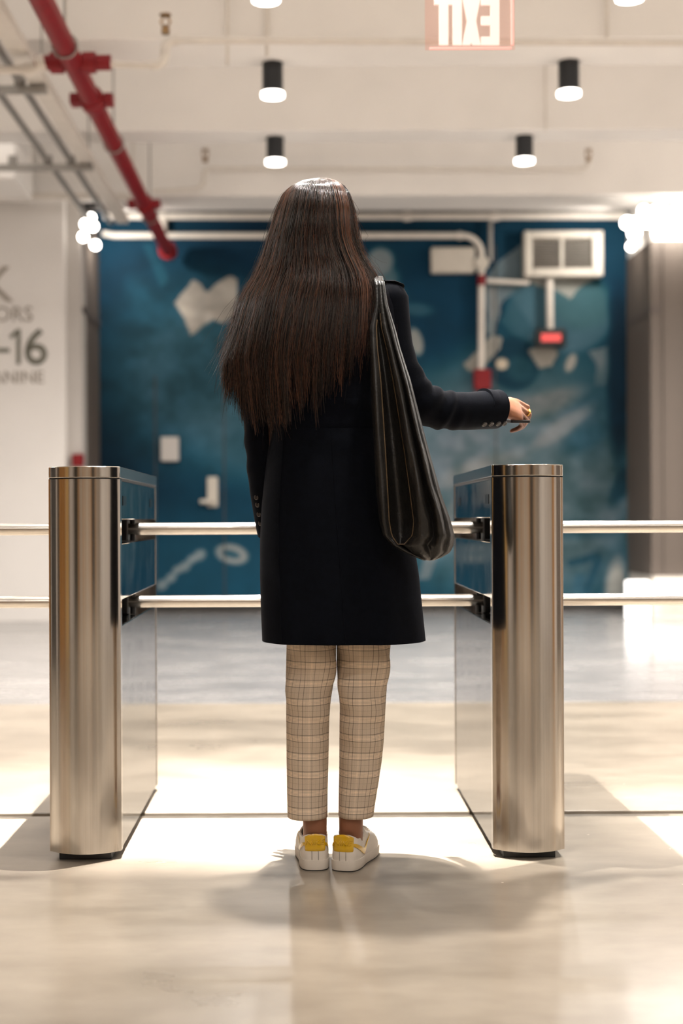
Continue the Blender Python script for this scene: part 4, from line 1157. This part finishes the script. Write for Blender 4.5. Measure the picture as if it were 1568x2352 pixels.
# half belt and centre seam on the back
rg = []
for p in np.linspace(924, 988, 8):
    o_ = .0032 if 925 < p < 987 else .0008
    rg.append([coat_point(p, t, o_) for t in np.linspace(math.radians(196), math.radians(344), 50)])
MB().rings(rg, False, False, closed=False).build('half_belt', M['coat'], coat, smooth=50)
MB().tube([coat_point(p, math.radians(270), .0006) for p in np.linspace(690, 1466, 50)], .0006, 6).build('back_seam', M['coat'], coat, smooth=60)
MB().tube([coat_point(p, math.radians(226), .0006) for p in np.linspace(990, 1466, 40)], .0006, 6).build('back_seam', M['coat'], coat, smooth=60)
# collar stand under the hair
mbc = MB()
cc = S(741, 632)
rg = [[(cc.x + a * math.cos(t), 3.56 + b_ * math.sin(t), cc.z + z) for t in np.linspace(0, 2 * math.pi, 40, endpoint=False)] for a, b_, z in ((.060, .062, .045), (.066, .068, .04), (.085, .082, -.02), (.10, .088, -.03))]
mbc.rings(rg, False, False).build('collar', M['coat'], coat, smooth=60)
# shoulder tab at the right
a, b_, c_ = S(880, 649, 3.53), S(905, 650, 3.535), S(925, 657, 3.54)
rg = []
for q, hw, th in ((a, .030, .004), (b_, .030, .005), (c_, .026, .004), (c_ + Vector((.003, 0, -.002)), .016, .002)):
    rg.append([q + Vector((0, hw * math.cos(t), th * math.sin(t))) for t in np.linspace(0, 2 * math.pi, 20, endpoint=False)])
MB().rings(rg).build('shoulder_tab', M['coat'], coat, smooth=60)
# armhole seam ring on the right sleeve
i0 = 4
# cuff buttons
def button(pos, nrm, r=.0075):
    nrm = Vector(nrm).normalized(); pos = Vector(pos)
    o_ = MB().tube([pos - nrm * .001, pos + nrm * .0025, pos + nrm * .0038], [r, r, r * .86], 20).build('button', M['button'], coat, smooth=40)
    MB().tube([pos + nrm * .0035 + q for q in [Vector(nrm.orthogonal().normalized() * r * .80 * math.cos(a) + nrm.cross(nrm.orthogonal()).normalized() * r * .80 * math.sin(a)) for a in np.linspace(0, 2 * math.pi, 17)]], .0009, 6).build('button_rim', M['button_rim'], o_, smooth=60)
for px, py in ((1090, 976), (1106, 974), (1122, 973), (1137, 971)):
    # lie on the sleeve surface on the camera side
    tgt = P(px, py, 3.66)
    best = min(range(len(sr_q)), key=lambda i: abs((PX0 + sr_q[i].x * FPX / sr_q[i].y) - px))
    c = sr_q[best]; ax = (sr_q[min(best + 2, len(sr_q) - 1)] - sr_q[best - 2]).normalized()
    ang = math.radians(-50)
    side = (Vector((0, -1, 0)) - ax * ax.dot(Vector((0, -1, 0)))).normalized(); dn = (Vector((0, 0, 1)) - ax * ax.z).normalized()
    nr = side * math.cos(ang) + dn * math.sin(ang)
    button(c + nr * (sr_r[best] + .0005), nr)
for px, py in ((587, 1139), (587, 1160), (589, 1180), (592, 1200)):
    best = min(range(len(sl_q)), key=lambda i: abs((PY0 - (sl_q[i].z - EYE) * FPX / sl_q[i].y) - py))
    nr = Vector((-.62, -.78, 0)).normalized()
    button(sl_q[best] + nr * (sl_r[best] + .0005), nr, .007)

# ---- shoes
FOOT = [(0, 0), (.021, .004), (.033, .020), (.0385, .055), (.0385, .11), (.0455, .175), (.041, .228), (.022, .262), (-.006, .270), (-.030, .250), (-.0415, .205), (-.0405, .16), (-.034, .11), (-.0365, .055), (-.033, .020), (-.021, .004)]
def foot_ring(fx, fy, y0, n=72):
    f = np.array(FOOT + FOOT[:1]); m_ = len(f) - 1
    ext = np.vstack([f[-2], f, f[1]])
    t = np.linspace(0, m_, n, endpoint=False); i = np.floor(t).astype(int); u = (t - i)[:, None]
    a, b_, c, d = ext[i], ext[i + 1], ext[i + 2], ext[i + 3]
    r = .5 * (2 * b_ + (c - a) * u + (2 * a - 5 * b_ + 4 * c - d) * u ** 2 + (3 * b_ - a - 3 * c + d) * u ** 3)
    return np.stack([r[:, 0] * fx, y0 + r[:, 1] * fy * .93], 1)
LV = [(.024, .945, .965, .004), (.036, .95, .955, .0035), (.048, .925, .90, .004), (.058, .88, .83, .005), (.068, .83, .66, .0065), (.078, .79, .48, .008), (.086, .77, .40, .009)]
def upper_ring(z, n=72):
    zs = [q[0] for q in LV]
    return foot_ring(float(np.interp(z, zs, [q[1] for q in LV])), float(np.interp(z, zs, [q[2] for q in LV])), float(np.interp(z, zs, [q[3] for q in LV])), n)
def collar_z(r):
    """collar height around the opening: high at the heel, dipping at the ankle, high at the tongue"""
    y = r[:, 1]; ymx = y.max()
    return np.interp(y / ymx, [0, .10, .30, .55, .8, 1.0], [.0905, .0885, .075, .072, .084, .098])
def sneaker(loc, yaw, mirror, label):
    root = empty('sneaker', loc, yaw); root.parent = person
    tag(root, label)
    mx = -1 if mirror else 1
    def fix(rg): return [[(mx * q[0], q[1], q[2]) for q in r] for r in rg]
    rg = []
    for z, s in ((.003, .965), (.005, .985), (.012, .995), (.023, 1.0), (.0265, .985)):
        r = foot_ring(s, 1.0 - (1 - s) * .3, .002 * (1 - s) * 10)
        rg.append([(q[0] * (1 if z > .004 else 1), q[1], z + (.006 * max(0, (q[1] - .22) / .05) ** 2 if z < .02 else 0)) for q in r])
    MB().rings(fix(rg)).build('sole', M['sole'], root, smooth=45)
    r = foot_ring(.955, .985, .002); MB().rings(fix([[(q[0], q[1], 0.0) for q in r], [(q[0], q[1], .004) for q in r]])).build('outsole', M['outsole'], root)
    rg = []
    for k in range(15):
        f = k / 14
        r = upper_ring(.024 + f * .062)
        zt = collar_z(r)
        zz = .024 + (zt - .024) * f
        rr = np.stack([np.array([upper_ring(float(z_), 72)[j] for j, z_ in enumerate(np.clip(zz, .024, .086))])[:, 0], np.array([upper_ring(float(z_), 72)[j] for j, z_ in enumerate(np.clip(zz, .024, .086))])[:, 1]], 1) if k else r
        rg.append([(q[0], q[1], z_) for q, z_ in zip(rr, zz)])
    top = rg[-1]
    c = np.mean(np.array(top), 0)
    inn = [tuple(c + (np.array(q) - c) * np.array([.86, .92, 1])) for q in top]
    low = [(q[0], q[1], q[2] - .022) for q in inn]
    MB().rings(fix(rg + [inn]), True, False).build('upper', M['shoe'], root, smooth=70)
    MB().rings(fix([inn, low]), False, True).build('lining', M['lining'], root, smooth=70)
    # surface lookup by arc length from the heel centre (+ towards the outer side) and height
    def surf(s, z, out):
        r = upper_ring(min(max(z, .024), .086), 360)
        h = len(r) // 2
        side = r[:h] if s >= 0 else np.vstack([r[:1], r[:h - 1:-1]])
        seg = np.concatenate([[0], np.cumsum(np.linalg.norm(np.diff(side, axis=0), axis=1))])
        x = float(np.interp(abs(s), seg, side[:, 0])); y = float(np.interp(abs(s), seg, side[:, 1]))
        x2 = float(np.interp(abs(s) + .002, seg, side[:, 0])); y2 = float(np.interp(abs(s) + .002, seg, side[:, 1]))
        t = Vector((x2 - x, y2 - y, 0)).normalized(); nn = Vector((t.y, -t.x, 0)) * (1 if s >= 0 else -1)
        if abs(s) < 1e-4: nn = Vector((0, -1, 0))
        return (mx * (x + nn.x * out), y + nn.y * out, z)
    # patent heel tab
    rg = []
    for k in range(11):
        z = .0485 + k / 10 * .0425
        hw = .0275 - (.002 if k in (0,) else 0)
        row = []
        for s in np.linspace(-hw, hw, 25):
            zz = min(z, .0905 - .0055 * (s / .027) ** 2 * 1.6)
            row.append(surf(s, zz, .0022 if (0 < k < 10 and abs(s) < hw * .97) else .0004))
        rg.append(row)
    tabo = MB().rings(rg, False, False, closed=False).build('heel_tab', M['yellow'], root, smooth=60)
    # embossed wordmark on the tab
    def mp(bm):
        xs = [v.co.x for v in bm.verts]; mid = (min(xs) + max(xs)) / 2
        top = bmesh.ops.extrude_face_region(bm, geom=list(bm.faces))
        tv = {g for g in top['geom'] if isinstance(g, bmesh.types.BMVert)}
        for v in bm.verts:
            s = (v.co.x - mid) * mx
            v.co = Vector(surf(s, .0640 + v.co.z, .0034 if v in tv else .0010))
    text_mesh('NIKE', 'wordmark', M['yellow'], tabo, .0125, (0, 0, 0), shear=.28, sx=1.12, offset=.01, mapf=mp)
    # heel strap stitching below the tab
    for s in (-.008, .008):
        MB().tube([surf(s, z, .0006) for z in np.linspace(.0265, .049, 8)], .0007, 6).build('stitch_line', M['stitch'], root)
    # swoosh on both sides: a tapered hook from the tab forward
    for sg in (1, -1):
        n_ = 30; rg = []
        for k in range(n_ + 1):
            f = k / n_
            s = .022 + f * .115
            zc_ = .0655 - .030 * math.sin(math.pi * min(1, f * 1.28) * .5) ** 1.5 + (.0 if f < .6 else .042 * ((f - .6) / .4) ** 1.6)
            hw = np.interp(f, [0, .3, .62, .85, 1.0], [.0035, .0062, .0085, .0060, .0006])
            rg.append([surf(sg * s, zc_ - hw, .0012), surf(sg * s, zc_, .0022), surf(sg * s, zc_ + hw, .0012)])
        MB().rings(rg, False, False, closed=False).build('side_emblem', M['yellow'], root, smooth=60)
    # laces
    for k in range(5):
        y = .155 + k * .016; z = .082 - k * .007
        MB().tube([(mx * -.022, y, z - .004), (0, y + .003, z + .003), (mx * .022, y, z - .004)], .0028, 8).build('lace', M['shoe'], root, smooth=60)
    return root
sneaker((P(724, 2000, 3.5).x, 3.503, 0), math.radians(2), True, 'white left sneaker with yellow heel tab')
sneaker((P(786, 2002, 3.49).x, 3.493, 0), math.radians(-17), False, 'white right sneaker turned outwards with yellow heel tab')

# ---- hair: a dark mass with thousands of fine strands over it
HT = [(404, 729, 741, 3.560, .008), (408, 711, 757, 3.560, .027), (414, 694, 771, 3.560, .046), (425, 672, 788, 3.560, .069), (445, 653, 801, 3.560, .091), (480, 639, 811, 3.560, .108), (520, 627, 815, 3.560, .115), (560, 616, 821, 3.560, .116),
      (600, 604, 838, 3.558, .117), (640, 588, 862, 3.555, .126), (670, 572, 872, 3.552, .136), (700, 558, 875, 3.548, .141), (740, 548, 874, 3.542, .142), (780, 539, 872, 3.536, .140), (830, 531, 868, 3.53, .136), (880, 536, 864, 3.53, .135), (930, 545, 856, 3.53, .133), (1000, 560, 850, 3.53, .130)]
hpy = [q[0] for q in HT]
hl, hr, hcy, hb = [np.array([q[k] for q in HT], float) for k in (1, 2, 3, 4)]
def hair_xyz(py, th, s):
    """point on the hair surface; th 0 = left, pi/2 = back, pi = right; s shrinks the section"""
    l, r = np.interp(py, hpy, hl), np.interp(py, hpy, hr)
    cy, b = np.interp(py, hpy, hcy), np.interp(py, hpy, hb)
    cxp = (l + r) / 2; a = (r - l) / 2
    px = cxp - a * np.cos(th) * s
    sn = np.sin(th)
    y = cy - b * np.sign(sn) * np.abs(sn) ** .8 * s
    c, s_ = math.cos(ROLL), math.sin(ROLL)
    dx, dy = px - PX0, py - PY0
    return np.stack([(dx * c - dy * s_) / FPX * 3.53, y, EYE - (dx * s_ + dy * c) / FPX * 3.53], -1)
def end_py(th):
    u = th / math.pi
    return np.interp(u, [-.15, 0, .08, .18, .3, .45, .6, .72, .85, 1.0, 1.1], [870, 890, 935, 975, 985, 960, 915, 865, 812, 765, 740])
# mass
n_, m_ = 64, 48
ths = np.linspace(math.radians(-22), math.radians(200), n_)
T, Q = np.meshgrid(ths, np.linspace(0, 1, m_) ** 1.5)
ep = end_py(T) - 175
V = hair_xyz(405 + Q * (ep - 405), T, .90 - .10 * Q)
idx = np.arange(n_ * m_).reshape(m_, n_)
F = np.stack([idx[:-1, :-1], idx[:-1, 1:], idx[1:, 1:], idx[1:, :-1]], -1).reshape(-1, 4)
hm = np_mesh('hair_mass', V.reshape(-1, 3), F, M['hair_base'], person)
# strands
def strands(ns, npts, rad, seed, fly=False):
    r = np.random.default_rng(seed)
    nc = 260
    cth = r.uniform(math.radians(-24), math.radians(202), nc)
    ce_ = end_py(cth) + r.normal(0, 24, nc) - r.exponential(34, nc)
    cph = r.uniform(0, 6.28, nc); camp = r.uniform(.2, 1, nc)
    ci = r.integers(0, nc, ns)
    th = cth[ci]; spread = r.normal(0, .07, ns)
    ep = ce_[ci] + r.normal(0, 16, ns) - r.exponential(40, ns) * 1.2
    ep = np.maximum(ep, 600)
    lay = 1.0 - np.abs(r.normal(0, .03, ns)) + r.normal(0, .036, nc)[ci]
    t = np.linspace(0, 1, npts)[None, :]
    start = 405 + r.exponential(5, ns)
    py = start[:, None] + (ep - start)[:, None] * t ** 1.55
    clump = np.clip((t - .15) / .85, 0, 1) ** .8
    ph = r.uniform(0, 6.28, ns)[:, None]
    ang = th[:, None] + spread[:, None] * (1 - .85 * clump)
    ang = ang + .012 * np.sin(py / 60 + ph) * t + .022 * camp[ci][:, None] * np.sin(py / 85 + cph[ci][:, None]) * t
    s = lay[:, None] + .012 * np.sin(py / 45 + ph * 2) * t + .018 * camp[ci][:, None] * np.sin(py / 70 + cph[ci][:, None] * 1.7) * t
    if fly:
        s = s + np.abs(r.normal(0, .09, ns))[:, None] * np.clip((t - .15) / .85, 0, 1) ** 1.2
        ang = ang + r.normal(0, .12, ns)[:, None] * np.clip((t - .3) / .7, 0, 1) ** 2
    X = hair_xyz(py, ang, s)
    if fly:
        f1 = r.uniform(3, 14, ns)[:, None]; A = r.uniform(0, .014, ns)[:, None]
        X[..., 0] += A * np.sin(f1 * t * 2 + ph) * t
        X[..., 1] -= A * np.abs(np.cos(f1 * t * 2 + ph)) * t
        X[..., 2] += A * .8 * np.sin(f1 * t * 2.3 + ph + 1) * t
    # tips flick outwards on the left edge
    flick = np.clip((t - .86) / .14, 0, 1) ** 2 * (np.clip(.25 - ang / math.pi, 0, .4) * .09 + r.normal(0, .004, ns)[:, None])
    X[..., 0] -= flick
    X[..., 1] -= r.uniform(0, .006, ns)[:, None] * np.clip((t - .5) / .5, 0, 1)
    # tubes of three sides
    tg = np.gradient(X, axis=1); tg /= np.linalg.norm(tg, axis=2, keepdims=True) + 1e-9
    ref = np.array([.35, -.9, .25]); u = np.cross(tg, ref); u /= np.linalg.norm(u, axis=2, keepdims=True) + 1e-9
    v = np.cross(tg, u)
    rr = rad * r.uniform(.7, 1.25, ns)[:, None, None] * (1 - .65 * t ** 3)[..., None]
    ring = np.stack([X + rr * (u * math.cos(a) + v * math.sin(a)) for a in (0, 2.094, 4.189)], 2)
    base = (np.arange(ns)[:, None] * npts + np.arange(npts - 1)[None, :]) * 3
    F = []
    for k in range(3):
        k2 = (k + 1) % 3
        F.append(np.stack([base + k, base + k2, base + 3 + k2, base + 3 + k], -1).reshape(-1, 4))
    tone = np.clip(r.normal(.35, .22, ns) + r.normal(0, .22, nc)[ci], 0, 1)
    tone = np.repeat(tone, npts * 3)
    return ring.reshape(-1, 3), np.concatenate(F), tone
v1, f1, t1 = strands(8000, 24, .0008, 3)
v2, f2, t2 = strands(900, 24, .00036, 9, True)
hair = np_mesh('hair', np.vstack([v1, v2]), np.vstack([f1, f2 + len(v1)]), M['hair'], person)
at = hair.data.attributes.new('tone', 'FLOAT', 'POINT'); at.data.foreach_set('value', np.concatenate([t1, t2]).astype(np.float32))
tag(hair, 'long loose straight dark brown hair falling down the back', kind='stuff')

# ---- leather bag on the right shoulder
BPY = [646, 700, 753, 800, 875, 950, 1044, 1136, 1197, 1230, 1252, 1268, 1279, 1286]
BL = [862, 864, 850, 850, 852, 856, 861, 866, 873, 882, 902, 930, 955, 972]
BB = [868, 869, 864, 866, 874, 879, 885, 890, 893, 899, 914, 943, 964, 978]
BR = [869, 872, 876, 888, 903, 915, 930, 942, 950, 947, 926, 944, 965, 979]
B2 = [881, 889, 906, 918, 942, 961, 986, 1012, 1034, 1042, 1040, 1032, 1014, 996]
BY = [3.425, 3.405, 3.395, 3.385, 3.375, 3.370, 3.365, 3.365, 3.365, 3.365, 3.365, 3.365, 3.365, 3.365]
BK = [.12, .2, .35, .45, .6, .72, .88, 1.0, 1.0, .95, .85, .65, .40, .12]
def bag_curve(p):
    L_, B_, R_, W_, Y_, K_ = [float(np.interp(p, BPY, q)) for q in (BL, BB, BR, B2, BY, BK)]
    w = W_ - R_; wt = W_ - L_
    pts = [(R_, -.022), (R_ + .16 * w, -.047), (R_ + .34 * w, -.054), (R_ + .48 * w, -.030), (R_ + .56 * w, -.032), (R_ + .72 * w, -.050), (R_ + .84 * w, -.030), (R_ + .92 * w, -.026), (W_, .004),
           (W_ - .06 * wt, .035), (L_ + .55 * wt, .050), (L_ + .14 * wt, .040), (L_, .004), (L_ + .35 * (B_ - L_), -.030), (B_, -.020)]
    q = catmull(pts, 76)
    wob = .0022 * K_ * np.sin(q[:, 0] * .16 + p * .012) + .0016 * K_ * np.sin(q[:, 0] * .31 - p * .02)
    return [P(x, p, Y_ + d * K_ + w_) for (x, d), w_ in zip(q, wob)]
bag = empty('shoulder_bag', P(960, 1286, 3.365)); tag(bag, 'slouchy black leather tote hanging from the right shoulder', 'bag')
inv = -Vector(bag.location)
pys = np.concatenate([np.linspace(646, 1230, 60), np.linspace(1236, 1286, 16)])
rg = [[q + inv for q in bag_curve(p)] for p in pys]
bb = MB().rings(rg, False, False, closed=False).build('body', M['leather'], bag, smooth=70)
so = bb.modifiers.new('hide', 'SOLIDIFY'); so.thickness = .003; so.offset = 0
# bottom closing
end = [q for q in rg[-1]]
MB().rings([end, [q.lerp(sum(end, Vector()) / len(end), .9) + Vector((0, 0, -.002)) for q in end]], False, True, closed=False).build('bottom_fold', M['leather'], bag, smooth=70)
# dark inside of the bag
rg2 = []
for p in np.linspace(735, 1250, 40):
    c = bag_curve(p)
    a_, b_ = c[0], c[-1]
    K_ = float(np.interp(p, BPY, BK))
    rg2.append([(a_.lerp(b_, s) + Vector((0, (.012 + .030 * math.sin(math.pi * s)) * K_, 0))) + inv for s in np.linspace(-.25, 1.3, 16)])
MB().rings(rg2, False, False, closed=False).build('inside', M['leather'], bag, smooth=70)
# bound rim of the opening
rim = [bag_curve(p)[0] + inv + Vector((0, -.002, 0)) for p in np.linspace(720, 1250, 60)]
rim2 = [bag_curve(p)[-1] + inv + Vector((0, -.002, 0)) for p in np.linspace(1250, 735, 60)]
MB().tube(rim + rim2, .0016, 8).build('rim_binding', M['leather_edge'], bag, smooth=60)
# strap over the shoulder
sp = catmull(np.array([tuple(P(884, 790, 3.41)), tuple(P(874, 690, 3.408)), tuple(P(871, 655, 3.432)), tuple(P(869, 640, 3.475)), tuple(P(868, 636, 3.53)), tuple(P(866, 646, 3.60)), tuple(P(862, 690, 3.665)), tuple(P(858, 780, 3.70)), tuple(P(870, 900, 3.71))]), 50)
rg = []
for i, q in enumerate(sp):
    t = Vector(sp[min(i + 1, 49)] - sp[max(i - 1, 0)]).normalized()
    w_ = (Vector((1, 0, 0)) - t * t.x).normalized(); n_ = t.cross(w_)
    hw = float(np.interp(i, [0, 8, 49], [.010, .0112, .012]))
    rg.append([Vector(q) + inv + w_ * hw * math.cos(a) * (abs(math.cos(a)) ** -.4 if abs(math.cos(a)) > .01 else 1) + n_ * .0022 * math.sin(a) for a in np.linspace(0, 2 * math.pi, 16, endpoint=False)])
MB().rings(rg).build('strap', M['leather'], bag, smooth=70)

# ---- phone held under the palm
ph = MB()
c0 = P(1178, 967, 3.775)
uz = Vector((.02, -.10, 1)).normalized(); ux = (Vector((1, .35, 0)) - uz * uz.dot(Vector((1, .35, 0)))).normalized(); uy = uz.cross(ux)
pl = []
for sx, sy, a0 in ((1, 1, 0), (-1, 1, .5), (-1, -1, 1), (1, -1, 1.5)):
    for a in np.linspace(0, math.pi / 2, 5):
        pl.append((sx * .021 + .008 * math.cos(a + a0 * math.pi), sy * .040 + .008 * math.sin(a + a0 * math.pi)))
ph.prism(pl, -.0038, .0038, lambda x, y, z: c0 + ux * x + uy * y + uz * z)
po = ph.build('phone', M['black'], bevel=.001)
tag(po, 'thin black phone held under the outstretched hand', 'phone')
